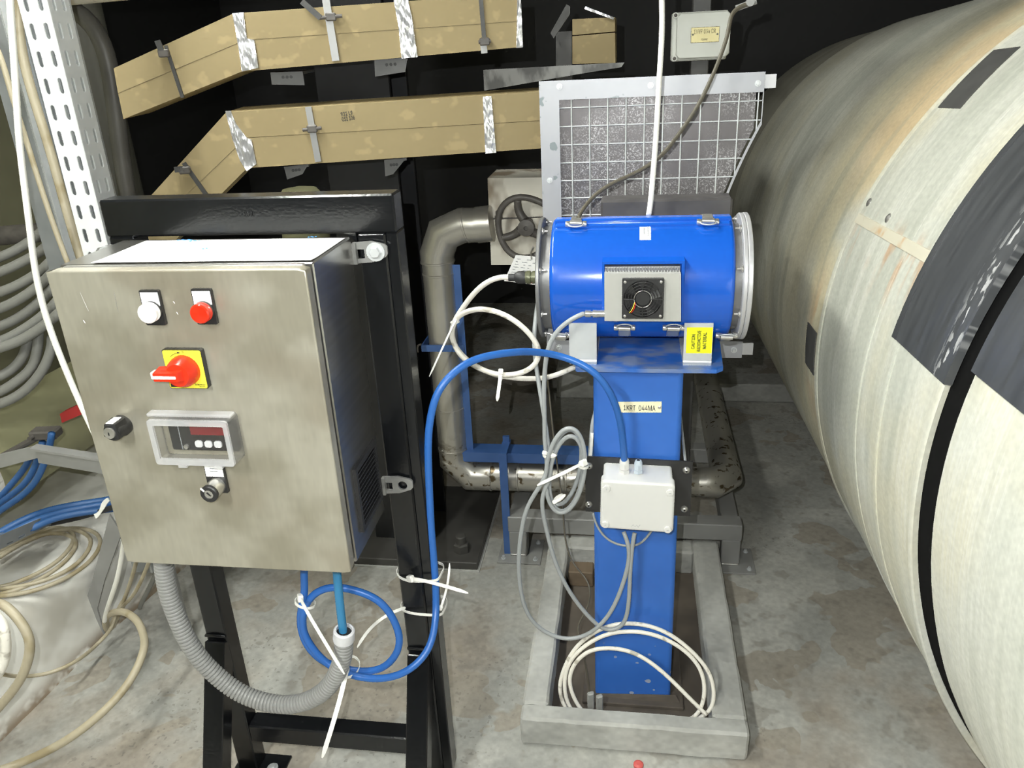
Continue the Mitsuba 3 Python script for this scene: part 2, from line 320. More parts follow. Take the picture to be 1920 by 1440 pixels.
mat('wrap_black', proc(lambda p, n, uv: mix((.030, .032, .036), (.055, .058, .063), fbm(tank_sa(p)[0] * 50, tank_sa(p)[1] * 5, 0, 3)) + mi.Color3f(.32) * (smoothstep(.60, .70, fbm(tank_sa(p)[0] * 150, tank_sa(p)[1] * 40, 3, 3)) * dr.exp(-dr.square((tank_sa(p)[0] + .405) / .02)))), .38,
    bump=proc(lambda p, n, uv: fbm(tank_sa(p)[0] * 30, tank_sa(p)[1] * 5, 0, 3)), bscale=.006)
mat('patch_dark', proc(lambda p, n, uv: mix((.045, .045, .045), (.07, .07, .068), fbm(p.x * 30, p.y * 30, p.z * 30, 2))), .6)
mat('lap_strip', proc(lambda p, n, uv: mix((.50, .47, .38), (.45, .29, .15), smoothstep(.52, .78, fbm(p.x * 25, p.y * 25, p.z * 25, 3)))), .55)

def tank_pt(s, th, r):
    th = math.radians(th); return TC + TA * s + r * (math.cos(th) * TE + math.sin(th) * TU)

def tank_slab(s0, s1, t0, t1, r0, r1, n=24, skew=0.0):   # a curved sheet lying on the cylinder between two angles (degrees)
    v, f = [], []
    for k in range(n + 1):
        th = t0 + (t1 - t0) * k / n; o = skew * k / n
        v += [tank_pt(s0 + o, th, r0), tank_pt(s1 + o, th, r0), tank_pt(s1 + o, th, r1), tank_pt(s0 + o, th, r1)]
    for k in range(n):
        for j in range(4):
            a, b = k * 4 + j, k * 4 + (j + 1) % 4; f += [[a, b, b + 4], [a, b + 4, a + 4]]
    e = n * 4; f += [[0, 2, 1], [0, 3, 2], [e, e + 1, e + 2], [e, e + 2, e + 3]]
    m = trimesh.Trimesh(np.array(v), f, process=False)
    if m.volume < 0: m.invert()
    return m

# ------------------------------------------------------------------ the room
struct('floor', rbox((-2.6, -2.0, -.08), (3.2, 4.9, 0)), 'floor_paint', 'worn grey painted concrete floor with brown scuffs and pits')
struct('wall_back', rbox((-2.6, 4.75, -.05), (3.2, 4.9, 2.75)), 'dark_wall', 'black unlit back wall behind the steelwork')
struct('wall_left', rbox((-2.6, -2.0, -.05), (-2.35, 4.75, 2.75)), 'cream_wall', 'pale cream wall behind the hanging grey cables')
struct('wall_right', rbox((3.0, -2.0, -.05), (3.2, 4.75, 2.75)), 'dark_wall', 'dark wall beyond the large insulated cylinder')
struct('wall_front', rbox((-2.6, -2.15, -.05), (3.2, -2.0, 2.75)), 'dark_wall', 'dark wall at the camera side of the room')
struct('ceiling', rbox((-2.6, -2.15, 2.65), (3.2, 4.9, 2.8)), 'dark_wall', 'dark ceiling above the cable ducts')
struct('trim_1', rbox((.36, 3.28, 0), (2.2, 3.42, .085), .008), 'raw_concrete', 'low concrete kerb across the floor in the dark beyond the cylinder')

# ceiling lamps: two tube fittings above and to the left of the cabinet
LZ = 2.40                                                           # the fittings hang on two rods
def ceiling_lamp(x, y, psi, power, label, LZ=LZ, hl=.59):
    t = thing('ceiling_lamp', label, 'lamp', 'twin tube ceiling lamps')
    u = V(math.cos(psi), math.sin(psi), 0); w = V(-math.sin(psi), math.cos(psi), 0)
    put(t, 'housing', obox((x, y, LZ + .055), (u, w, (0, 0, 1)), (hl + .05, .08, .03), .006), 'lamp_white')
    for s in (-1, 1):
        c = V(x, y, LZ) + w * .035 * s
        k = put(t, 'tube', cyl(c - u * hl, c + u * hl, .018, 16), 'lamp_white', True)
        scene[k]['emitter'] = {'type': 'area', 'radiance': rgb(np.array(LAMP) * power)}
        for e in (-1, 1): put(t, 'lamp_holder', obox(c + u * (hl + .013) * e + V(0, 0, .008), (u, w, (0, 0, 1)), (.012, .020, .028), .003), 'lamp_white')
        put(t, 'hanging_rod', cyl(V(x, y, LZ + .084) + u * hl * .7 * s, V(x, y, 2.65) + u * hl * .7 * s, .005, 10), 'lamp_white')
ceiling_lamp(-.80, -.70, 1.57, 1.10, 'twin tube lamp hanging to the left behind the camera', 2.30, .50)
ceiling_lamp(-.92, 1.30, 1.57, .55, 'twin tube ceiling lamp above the steel cabinet')

# masonry plinth along the left side, with the pale cables lying on it
PL_ = [(-1.50, 1.18), (-1.47, 1.62), (-1.40, 1.98), (-1.38, 2.3)]
pl = [(-2.33, 1.0), (-1.62, 1.0), (-1.53, 1.08)] + PL_ + [(-1.8, 2.5), (-2.33, 2.5)]
def plinth():
    r = Polygon(pl).exterior; n = 260; L = r.length
    base = np.array([r.interpolate(L * k / n).coords[0] for k in range(n)])
    ccw = r.is_ccw; t = np.roll(base, -3, 0) - np.roll(base, 3, 0); nr = np.c_[t[:, 1], -t[:, 0]] * (1 if ccw else -1); nr /= np.linalg.norm(nr, axis=1, keepdims=True)
    rings = [(0, .012), (.02, .008), (.06, .002), (.12, 0), (.17, -.002), (.20, -.006), (.222, -.014), (.240, -.028), (.252, -.046), (.258, -.066), (.26, -.09)]
    v = [(*q, z) for z, o in rings for q in base + nr * o]; f = []
    for i in range(len(rings) - 1):
        for k in range(n):
            a, b = i * n + k, i * n + (k + 1) % n; f += [[a, b, b + n], [a, b + n, a + n]]
    v.append((-1.9, 1.7, .26)); top = (len(rings) - 1) * n
    f += [[top + k, top + (k + 1) % n, len(v) - 1] for k in range(n)]
    v = np.array(v); v[:, 0] += .014 * (meshkit.fbm(v * 7, 3) - .5); v[:, 2] += np.where(v[:, 2] > .05, .010 * (meshkit.fbm(v * 5 + 3, 3) - .5), 0)
    m = trimesh.Trimesh(v, f, process=False)
    if m.volume < 0: m.invert()
    return m
one('masonry_plinth', plinth(), 'white_masonry', 'dirty white masonry plinth under the pale cable coil at the left edge', 'plinth', smooth=True)

# concrete kerb around the pedestal, open in the middle
def rough(m, amp, sc):
    for _ in range(4): m = m.subdivide() if len(m.faces) < 9000 else m
    x = m.vertices.copy(); m.vertices = x + amp * np.c_[meshkit.fbm(x * sc, 3) - .5, meshkit.fbm(x * sc + 9, 3) - .5, meshkit.fbm(x * sc + 17, 3) - .5] * (x[:, 2:] > .004)
    return m
kerb = thing('concrete_kerb', 'raised rectangular concrete kerb around the foot of the blue pedestal', 'kerb')
for lo, hi in (((-.238, 1.345, 0), (.268, 1.392, .08)), ((-.238, 1.392, 0), (-.178, 2.09, .08)), ((.194, 1.392, 0), (.268, 2.09, .08)), ((-.178, 2.02, 0), (.194, 2.09, .08))):
    put(kerb, 'kerb_side', rough(rbox(lo, hi, .006), .006, 28), 'raw_concrete', 30)
put(kerb, 'pit_dirt', rbox((-.178, 1.392, 0), (.194, 2.02, .004)), 'dirt', label='dark dirt on the floor inside the kerb')
put(kerb, 'timber_block', rbox((-.172, 1.93, .004), (-.10, 1.985,   .055), .003), 'old_timber', label='brown timber scrap in the far left corner')
for k, (x, y) in enumerate(((-.062, 1.455), (-.083, 1.462))):
    put(kerb, 'mortar_lump', obox((x, y, .03), ((.9, .3, .1), (-.3, .9, 0), (0, -.1, 1)), (.008, .006, .028), .003), 'raw_concrete')
one('red_cap', lathe([(0, 0), (.011, 0), (.011, .006), (.006, .009), (0, .009)], onz(1197, 1436, .0), (0, 0, 1), 16), 'pink_cap', 'small red plastic cap on the floor in front of the kerb', 'cap', smooth=30)

# ------------------------------------------------------------------ the large insulated cylinder
tank = thing('insulated_cylinder', 'huge pale green fibreglass clad horizontal cylinder with rust streaks at the right', 'insulated tank')
def shell(s0, s1, r, cap0=.70, cap1=.70, n=160, step=.03):
    k = max(2, int((s1 - s0) / step)); S = np.linspace(s0, s1, k)
    prof = [(cap0, s0), (r - .004, s0), (r, s0 + .006)] + [(r, s) for s in S[1:-1]] + [(r, s1 - .006), (r - .004, s1), (cap1, s1), (cap0, s0)]
    m = lathe(prof, TC, TA, n)
    x = m.vertices; q = x - TC; q = q - np.outer(q @ TA, TA); rr = np.linalg.norm(q, axis=1, keepdims=True)
    amp = .006 * (meshkit.fbm(x * 2.3, 3) - .5); m.vertices = x + q / rr * amp[:, None] * (rr > .75)
    return m
put(tank, 'cladding_section', shell(.265, 2.05, TR), 'fibreglass', 35)
put(tank, 'cladding_section', shell(-.405, .285, TR + .004), 'fibreglass', 35)
put(tank, 'joint_rubber', lathe([(.74, -.485), (TR - .030, -.485), (TR - .030, -.410), (TR - .003, -.406), (TR - .003, -.398), (.74, -.398)], TC, TA, 160), 'joint_black', 35, label='black rubber in the open joint')
put(tank, 'cladding_section', shell(-1.9, -.446, TR - .006), 'fibreglass', 35)
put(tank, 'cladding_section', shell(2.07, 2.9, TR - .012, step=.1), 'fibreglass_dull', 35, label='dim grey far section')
put(tank, 'inner_shell', lathe([(0, -1.9), (.73, -1.9), (.73, 2.9), (0, 2.9)], TC, TA, 96), 'satin_black', 35, label='black core seen in the open joint')
# overlapping seams: low ridges
for s, w, h in ((.28, .012, .0045), (-.06, .010, .0022), (-.20, .008, .0028)):
    v = lathe([(TR - .01, s - w), (TR + .005, s - w * .8), (TR + .004 + h, s - w * .2), (TR + .004 + h * .7, s + w * .4), (TR - .01, s + w)], TC, TA, 200)
    x = v.vertices; v.vertices = x + TA * (.010 * (meshkit.fbm(x * 3 + s * 40, 3)[:, None] - .5))
    put(tank, 'seam_ridge', v, 'fibreglass', 40)
lip = lathe([(TR - .002, -.409), (TR + .007, -.412), (TR + .010, -.405), (TR + .006, -.38), (TR - .002, -.38)], TC, TA, 220)
x = lip.vertices; lip.vertices = x + TA * (.010 * (meshkit.fbm(x * 2.5 + 5, 3)[:, None] - .5))
put(tank, 'joint_lip', lip, 'fibreglass', 40)
put(tank, 'black_wrap', tank_slab(-.425, -.195, 60, 168.3, TR + .003, TR + .0150, 60), 'wrap_black', 40, label='black rubber wrap band beside the open joint')
put(tank, 'black_wrap', tank_slab(-.75, -.455, 60, 166.0, TR - .007, TR + .002, 60), 'wrap_black', 40, label='black rubber wrap band on the near section')
put(tank, 'wrap_edge', tank_slab(-.21, -.192, 60, 168.3, TR + .012, TR + .0165, 60), 'wrap_black', 40)
put(tank, 'dark_patch', tank_slab(.158, .272, 131.9, 141.6, TR + .002, TR + .0065, 10, -.022), 'patch_dark', 30, label='charcoal rectangular patch high on the flank')
put(tank, 'dark_patch', tank_slab(.318, .415, 178.0, 185.2, TR + .0005, TR + .0025, 8), 'patch_dark', 30, label='small weathered dark patch low on the flank')
put(tank, 'lap_strip', tank_slab(-.195, .272, 158.3, 159.7, TR + .003, TR + .0080, 4), 'lap_strip', 30, label='rusty lap strip with rivets')
for s in (.255, .10, -.19):
    put(tank, 'rivet', lathe([(0, 0), (.010, 0), (.0095, .0025), (.005, .0048), (0, .0055)], tank_pt(s, 157.2 if s < .2 else 156.4, TR + .003), tank_pt(s, 157.2, 2) - tank_pt(s, 157.2, 1), 16), 'bright_steel', 30)
for s in (.9, -1.0):                                                # saddles under the cylinder, hidden in its shade
    put(tank, 'saddle', rbox((.75, 1.5 + s - .08, 0), (1.76, 1.5 + s + .08, .13)), 'soot_steel')

# ------------------------------------------------------------------ blue pedestal, black plate and junction box
PED = Plane((0, 1.5, 0)); ped = thing('detector_pedestal', 'blue square steel pedestal standing in the concrete kerb', 'pedestal')
def square_tube(x0, x1, y0, y1, z0, z1, r):
    m = trimesh.creation.extrude_polygon(sbox(x0 + r, y0 + r, x1 - r, y1 - r).buffer(r, quad_segs=6), z1 - z0, engine='earcut'); m.apply_translation((0, 0, z0)); return m
put(ped, 'column', square_tube(-.0745, .1065, 1.5, 1.68, .004, .878, .012), 'pedestal_blue', 40)
put(ped, 'base_plate', rbox((-.105, 1.475, .004), (.137, 1.71, .014), .002), 'dirt')
put(ped, 'mortar_skirt', trimesh.convex.convex_hull(np.array([(-.08, 1.486, .004), (.135, 1.486, .004), (.118, 1.499, .030), (-.076, 1.499, .018), (-.08, 1.5, .004), (.12, 1.5, .004)])), 'dirt')
# top plate: clipped corners, slightly wider at the back
tp = [(-.104, 1.470), (.166, 1.470), (.180, 1.484), (.192, 1.72), (-.122, 1.72), (-.108, 1.475)]
m = trimesh.creation.extrude_polygon(Polygon(tp), .008, engine='earcut'); m.apply_translation((0, 0, .878)); put(ped, 'top_plate', m, 'plate_blue', label='dusty blue top plate')
k = put(ped, 'name_plate', PED.px([(1153, 753), (1240.5, 752.5), (1240, 772.5), (1155.5, 772.5)], -.0025, -.0002), 'ivory_plate', label='ivory name plate reading 1KRT 044MA')
a, b = PED.uv(1199, 763.5)
put(ped, 'plate_lettering', PED.text('1KRT  044MA', .0115, a, b - .0005, -.0027, fit=.064), 'ink')
for q in ((1158, 762.5), (1236.5, 763)):
    a, b = PED.uv(*q); put(ped, 'plate_screw', screw(PED.pt(a, b, -.0027), (0, -1, 0), .0032, .0015), 'bright_steel', 30)

JP = Plane((0, 1.488, 0), .0); mp = thing('mounting_plate', 'black plate clamped across the blue pedestal behind the white box', 'mounting plate')
put(mp, 'plate', JP.px([(1097, 856), (1299, 866), (1294, 968), (1098, 959)], 0, .004), 'satin_black')
for q in ((1104.5, 873.5), (1287, 881.5), (1104, 945.5), (1283, 954)):
    a, b = JP.uv(*q)
    s = put(mp, 'clamp_screw', lathe([(0, 0), (.0078, 0), (.0078, .001), (.0062, .0045), (.003, .0066), (0, .0068)], JP.pt(a, b, 0), (0, -1, 0), 20), 'bright_steel', 40)
    put(s, 'socket', cyl(JP.pt(a, b, -.0072), JP.pt(a, b, -.0064), .0024, 6), 'ink')
for q, q2 in (((1111, 808), (1106, 858)), ((1280, 822), (1285, 865))):
    p0, p1 = at(*q, 1.56), at(*q2, 1.492)
    put(mp, 'clamp_rod', cyl(p1, V(p1[0], 1.70, p1[2] + .01), .003, 8), 'zinc', True)
p0 = at(1110, 812, 1.497); p1 = at(1107, 857, 1.497); put(mp, 'clamp_strap', ribbon([p0, at(1108, 850, 1.497), p1], .006, .002), 'nylon', label='pale upright strip beside the pedestal')

JB = Plane((0, 1.41, 0)); jb = thing('junction_box', 'white plastic junction box with two glands on the black plate', 'junction box')
c4 = [JB.uv(*q) for q in ((1126.5, 899), (1266.5, 907), (1262, 999), (1125, 989))]
def rounded(poly, r, n=8): return Polygon(poly).buffer(-r).buffer(r, quad_segs=n)
def bevel_slab(P, poly, d0, d1, e=.004, k=4):          # a slab with softly rounded front edges
    ms = []
    m = None; poly = poly if isinstance(poly, Polygon) else Polygon(poly)
    N = 160; rings = []
    for j in range(k + 1):
        t = math.pi / 2 * j / k; o = e * (1 - math.sin(t)); d = d0 + e * (1 - math.cos(t))
        rings.append((poly.buffer(-o, quad_segs=8) if o > 1e-6 else poly, d0 + e * (1 - math.sin(t)) if False else d0 + e - e * math.cos(t)))
    rings = [(poly.buffer(-e * (1 - math.sin(t)), quad_segs=8) if math.sin(t) < .999 else poly, d0 + e * (1 - math.cos(t))) for t in np.linspace(0, math.pi / 2, k + 1)] + [(poly, d1)]
    v, f = [], []
    c = poly.centroid
    for q, d in rings:
        cs = np.array(q.exterior.coords)[:-1]
        if Polygon(cs).exterior.is_ccw is False: cs = cs[::-1]
        ang = np.arctan2(cs[:, 1] - c.y, cs[:, 0] - c.x)
        th = np.linspace(-math.pi, math.pi, N, endpoint=False)
        o = np.argsort(ang); A = np.r_[ang[o][-1] - 2 * math.pi, ang[o], ang[o][0] + 2 * math.pi]; X = np.r_[cs[o][-1:], cs[o], cs[o][:1]]
        out = np.c_[np.interp(th, A, X[:, 0]), np.interp(th, A, X[:, 1])]
        v += [P.pt(x, y, d) for x, y in out]
    R = len(rings)
    for i in range(R - 1):
        for j in range(N):
            a, b = i * N + j, i * N + (j + 1) % N; f += [[a, a + N, b + N], [a, b + N, b]]
    v += [P.pt(c.x, c.y, rings[0][1]), P.pt(c.x, c.y, d1)]; n = len(v); e0 = (R - 1) * N
    f += [[n - 2, j, (j + 1) % N] for j in range(N)] + [[n - 1, e0 + (j + 1) % N, e0 + j] for j in range(N)]
    m = trimesh.Trimesh(np.array(v), f, process=False)
    if m.volume < 0: m.invert()
    return m
lidp = rounded(c4, .009)
put(jb, 'lid', bevel_slab(JB, lidp, -.004, .022, .006), 'box_white', 35)
put(jb, 'box_body', JB.prism(rounded(Polygon(c4).buffer(-.0035, join_style=2), .007), .023, .0775), 'box_white', 35)
put(jb, 'seal', JB.prism(Polygon(c4).buffer(-.006), .0215, .0235), 'ink_grey')
for q, rot in (((1137.5, 913.5), 1.4), ((1256, 921), .1), ((1135, 980.5), .8), ((1251.5, 990), .2)):
    a, b = JB.uv(*q)
    s = put(jb, 'lid_screw', lathe([(0, 0), (.0079, 0), (.0079, .003), (.0068, .0044), (0, .0048)], JB.pt(a, b, -.0042), (0, -1, 0), 24), 'box_white', 30)
    put(s, 'slot', obox(JB.pt(a, b, -.0091), ((math.cos(rot), 0, math.sin(rot)), (0, 1, 0), (-math.sin(rot), 0, math.cos(rot))), (.0022, .0004, .0004)), 'ink_grey')
a, b = JB.uv(1192, 984)
sq = [JB.pt(a + x, b + .0022 * math.sin(x * 900) + .0008 * math.sin(x * 2300), -.0043) for x in np.linspace(-.009, .009, 40)]
put(jb, 'emblem', tube(np.array(sq), .0003, 5), 'ink_grey', True, label='faint script emblem embossed on the lid')
ZT = max(c4[0][1], c4[1][1]) - .005
def gland(parent, x, y, z, r, m, up=1):
    g = put(parent, 'cable_gland', cat(lathe([(0, 0), (r * 1.05, 0), (r * 1.05, .006 * up), (0, .006 * up)], (x, y, z), (0, 0, 1), 6), lathe([(0, .0065 * up), (r * .9, .0065 * up), (r * .9, .008 * up), (0, .008 * up)], (x, y, z), (0, 0, 1), 24)), m, 30)
    put(g, 'dome_nut', cat(lathe([(0, .008 * up), (r * .98, .008 * up), (r * .98, .017 * up), (0, .017 * up)], (x, y, z), (0, 0, 1), 6), lathe([(0, .017 * up), (r * .92, .017 * up), (r * .86, .021 * up), (r * .66, .0245 * up), (r * .4, .025 * up), (r * .38, .02 * up), (0, .02 * up)], (x, y, z), (0, 0, 1), 28)), m, 35)
    return V(x, y, z + .02 * up)
GA = at(1170.5, 889, 1.452); G1 = gland(jb, GA[0], 1.452, ZT, .0112, 'box_white', 1.3)
GB = at(1196.5, 888, 1.452); gland(jb, GB[0], 1.452, ZT, .0092, 'gland_grey', 1.15)
put(jb, 'gland_plug', cyl((GB[0], 1.452, ZT + .0235), (GB[0], 1.452, ZT + .0292), .0036, 16), 'ink', label='dark open mouth of the spare gland')
for q in ((1168, 995), (1189, 997)):
    a = at(*q, 1.45); put(jb, 'lower_gland', cyl((a[0], 1.45, c4[3][1] + .012), (a[0], 1.45, c4[3][1] - .004), .0065, 16), 'box_white', 30)

# ------------------------------------------------------------------ blue drum (the detector)
DX0, DX1, DY, DZ, DR = -.157, .193, 1.60, 1.036, .1215
drum = thing('detector_drum', 'glossy blue horizontal detector drum on the pedestal with fan unit', 'detector')
O = V(0, DY, DZ); XA = V(1, 0, 0)
prof = [(0, DX0)] + [(DR - .008 + .008 * math.sin(t), DX0 + .008 - .008 * math.cos(t)) for t in np.linspace(0, math.pi / 2, 6)] + [(DR, x) for x in np.linspace(DX0 + .02, DX1 - .02, 12)] + [(DR - .008 + .008 * math.cos(t), DX1 - .008 + .008 * math.sin(t)) for t in np.linspace(0, math.pi / 2, 6)] + [(0, DX1)]
put(drum, 'body', lathe(prof, O, XA, 96), 'drum_blue', 35)
lidz = DZ + DR
put(drum, 'lid_lip', rbox((DX0 + .006, DY - .030, lidz - .006), (DX1 - .003, DY - .004, lidz + .005), .003), 'drum_blue', label='flat closing lip along the top')
put(drum, 'lid_lip', rbox((DX0 + .008, DY - .046, lidz - .016), (DX1 - .006, DY - .030, lidz - .002), .003), 'drum_blue')
put(drum, 'neck', lathe([(0, -.178), (.105, -.178), (.107, DX0 + .002), (0, DX0 + .002)], O, XA, 64), 'flange_grey', 35)
put(drum, 'neck', lathe([(0, DX1 - .002), (.107, DX1 - .002), (.105, .214), (0, .214)], O, XA, 64), 'flange_grey', 35)
fl = put(drum, 'end_flange', lathe([(0, -.184), (.122, -.184), (.1235, -.1825), (.1235, -.1775), (.122, -.176), (0, -.176)], O, XA, 96), 'flange_grey', 35, label='thin dark edged end flange')
fr = put(drum, 'end_flange', cat(lathe([(0, .207), (.124, .207), (.1255, .2085), (.1255, .2135), (.124, .215), (0, .215)], O, XA, 96), lathe([(0, .2155), (.1245, .2155), (.126, .217), (.126, .223), (.1245, .2245), (0, .2245)], O, XA, 96)), 'aluminium', 35, label='thick double end flange')
for k in range(8):
    t = math.radians(22.5 + 45 * k); d = V(0, math.cos(t), math.sin(t))
    for xx, sgn in ((-.176, 1), (.207, -1)):
        p = O + d * .1155 + XA * xx
        put(drum, 'flange_stud', cat(cyl(p, p + XA * sgn * .012, .0022, 8), hexbolt(p + XA * sgn * .001, XA * sgn, .0045, .004)), 'bright_steel', 30)
def drum_pt(x, deg, r=DR): return V(x, DY - math.cos(math.radians(deg)) * r, DZ + math.sin(math.radians(deg)) * r)
def toggle(x, deg, up=1):              # spring latch: foot plate, wire loop, lever with rolled end
    n = unit(V(0, -math.cos(math.radians(deg)), math.sin(math.radians(deg)))); tg = unit(np.cross(XA, n)) * up; c = drum_pt(x, deg, DR + .001)
    k = put(drum, 'toggle_latch', cat(obox(c - tg * .014, (XA, tg, n), (.012, .015, .0014), .0004), obox(c + n * .005 - tg * .005, (XA, tg, n), (.0095, .014, .0038), .001)), 'bright_steel')
    put(k, 'lever', cat(cyl(c + n * .009 + tg * .010 - XA * .0115, c + n * .009 + tg * .010 + XA * .0115, .0058, 14), obox(c + n * .009 + tg * .001, (XA, tg, n), (.010, .009, .0018), .0006)), 'bright_steel', 35)
    for s in (-1, 1): put(k, 'hinge_pin', lathe([(0, -.005), (.0058, -.004), (.0064, 0), (.0058, .004), (0, .005)], c + XA * .0165 * s + n * .005 + tg * .007, XA, 12), 'bright_steel', 35)
    put(k, 'wire_loop', tube(spline([c - XA * .012 + n * .006 + tg * .005, c - XA * .0115 + n * .009 + tg * .022, c + n * .009 + tg * .025, c + XA * .0115 + n * .009 + tg * .022, c + XA * .012 + n * .006 + tg * .005], 16), .0016, 6), 'zinc', True)
TL1, TL2 = at(1080, 402, DY - .04), at(1328, 394, DY - .04)
toggle(TL1[0], 73); toggle(TL2[0], 73)
for px_ in (1171, 1262): toggle(at(px_, 612, DY - .09)[0], -38, -1)
for px_ in (1052, 1361): toggle(at(px_, 618, DY - .07)[0], -52, -1)
st = Plane(drum_pt(0, 55, DR + .0006), 0)
def drum_sheet(pix, r0, r1, n=8):      # a label bent round the drum
    (x0, _), (x1, _) = [at(q[0], q[1], DY - .08)[::2] for q in pix]
    degs = []
    for q in pix:
        d = ray(*q); d /= np.linalg.norm(d); oc = CAM - O; d2 = V(0, d[1], d[2]); o2 = V(0, oc[1], oc[2])
        A, B, C_ = d2 @ d2, 2 * o2 @ d2, o2 @ o2 - DR * DR; t = (-B - math.sqrt(max(B * B - 4 * A * C_, 0))) / 2 / A; h = CAM + d * t
        degs.append(math.degrees(math.atan2(h[2] - DZ, DY - h[1])))
    v, f = [], []
    for k in range(n + 1):
        g = degs[0] + (degs[1] - degs[0]) * k / n
        v += [drum_pt(x0, g, r0), drum_pt(x1, g, r0), drum_pt(x1, g, r1), drum_pt(x0, g, r1)]
    for k in range(n):
        for j in range(4):
            a, b = k * 4 + j, k * 4 + (j + 1) % 4; f += [[a, b, b + 4], [a, b + 4, a + 4]]
    e = n * 4; f += [[0, 2, 1], [0, 3, 2], [e, e + 1, e + 2], [e, e + 2, e + 3]]
    m = trimesh.Trimesh(np.array(v), f, process=False)
    if m.volume < 0: m.invert()
    return m
k = put(drum, 'sticker', drum_sheet([(1199.5, 420), (1220.5, 450)], DR - .0005, DR + .0006), 'paper', label='small white sticker with two printed lines')
for i, (xa, ya, yb) in enumerate(((1207, 427, 440), (1214.5, 426, 443))):
    L = (yb - ya) / 9
    put(k, 'print_line', cat(*[drum_sheet([(xa, ya + j * L), (xa + 2.4, ya + j * L + L * .72)], DR, DR + .0009, 2) for j in range(9)]), 'ink_grey')
# fan unit: cover plate, fins behind, fan
HS = Plane((0, 1.44, 0)); h4 = [HS.uv(*q) for q in ((1133, 513), (1277, 513), (1277, 603), (1133.5, 602))]
hx0, hx1, hz0, hz1 = h4[0][0], h4[1][0], h4[3][1], h4[0][1]
frame_ = Polygon([(hx0 - .005, hz0 - .001), (hx1 + .008, hz0 - .001), (hx1 + .008, hz1 + .016), (hx0 - .005, hz1 + .016)]).difference(Polygon([(hx0 - .001, hz0 - .01), (hx1 + .002, hz0 - .01), (hx1 + .002, hz1 + .011), (hx0 - .001, hz1 + .011)]))
put(drum, 'collar', HS.prism(frame_, .024, .075), 'drum_blue', label='raised blue collar around the fan unit')
hs = put(drum, 'cooler', HS.prism(rounded(h4, .001), 0, .012), 'heatsink_cover', label='beige cooler box with fins and a black fan')
put(drum, 'cooler_back', HS.prism([(hx0, hz0), (hx1, hz0), (hx1, hz1 + .004), (hx0, hz1 + .004)], .034, .060), 'fin_alu')
put(hs, 'cooler_side', HS.prism([(hx0, hz0), (hx1, hz0), (hx1, hz1 - .004), (hx0, hz1 - .004)], .0115, .0345), 'heatsink_cover')
NF = 26
for i in range(NF):
    x0 = hx0 + (hx1 - hx0) * (i + .25) / NF
    put(hs, 'fin', HS.prism([(x0, hz1 - .02), (x0 + .0024, hz1 - .02), (x0 + .0024, hz1 + .002), (x0, hz1 + .002)], .012, .036), 'fin_alu')
f4 = [HS.uv(*q) for q in ((1166, 520.5), (1244.5, 520), (1243.5, 594.5), (1167, 595))]
fc = np.mean(f4, 0); fw = .5 * (f4[1][0] - f4[0][0])
fan = put(drum, 'fan', HS.prism(Polygon([fc + V(-fw, -fw), fc + V(fw, -fw), fc + V(fw, fw), fc + V(-fw, fw)]).buffer(-.002).buffer(.002).difference(Point(*fc).buffer(fw * .93, quad_segs=24)), -.010, 0), 'satin_black', label='square black fan')
put(fan, 'fan_well', HS.prism(Point(*fc).buffer(fw * .93, quad_segs=24), -.0006, -.0001), 'ink')
put(fan, 'hub', cyl(HS.pt(*fc, -.0085), HS.pt(*fc, -.001), fw * .36, 32, .001), 'satin_black', 30)
for i in range(7):
    t = 2 * math.pi * i / 7 + .3; u1 = V(math.cos(t), 0, math.sin(t)); w1 = V(-math.sin(t), 0, math.cos(t))
    put(fan, 'blade', obox(HS.pt(*fc, -.004) + u1 * fw * .62, (u1, unit(w1 + V(0, .7, 0)), unit(V(0, 1, 0) - .7 * w1)), (fw * .28, fw * .20, .0006)), 'satin_black')
def ring3(c, r, tr, n=48): 
    t = np.linspace(0, 2 * math.pi, n); return tube(np.c_[c[0] + r * np.cos(t), np.full(n, c[1]), c[2] + r * np.sin(t)], tr, 6)
for r_ in (.42, .56, .70, .85):
    put(fan, 'guard_ring', ring3(HS.pt(*fc, -.0105), fw * r_, .0007), 'bright_steel' if r_ < .5 else 'satin_black', True)
for i in range(4):
    t = math.pi / 2 * i; put(fan, 'guard_spoke', cyl(HS.pt(*fc, -.0108) + .4 * fw * V(math.cos(t), 0, math.sin(t)), HS.pt(*fc, -.0108) + .93 * fw * V(math.cos(t), 0, math.sin(t)), .0008, 6), 'satin_black', True)
for sx in (-1, 1):
    for sz in (-1, 1): put(fan, 'screw', screw(HS.pt(fc[0] + sx * fw * .86, fc[1] + sz * fw * .86, -.010), (0, -1, 0), .0028, .0014), 'bright_steel', 30)
for i, (mm, dx) in enumerate((('yellow_plate', 0), ('red_plastic', .003), ('ink', -.003))):
    put(fan, 'lead_wire', tube(spline([HS.pt(fc[0] - .015 + dx * .3, fc[1] - .006, -.010), HS.pt(fc[0] - .018 + dx, fc[1] - .016, -.0125), HS.pt(fc[0] - .024 + dx, fc[1] - .026, -.011)], 12), .0008, 6), mm, True)
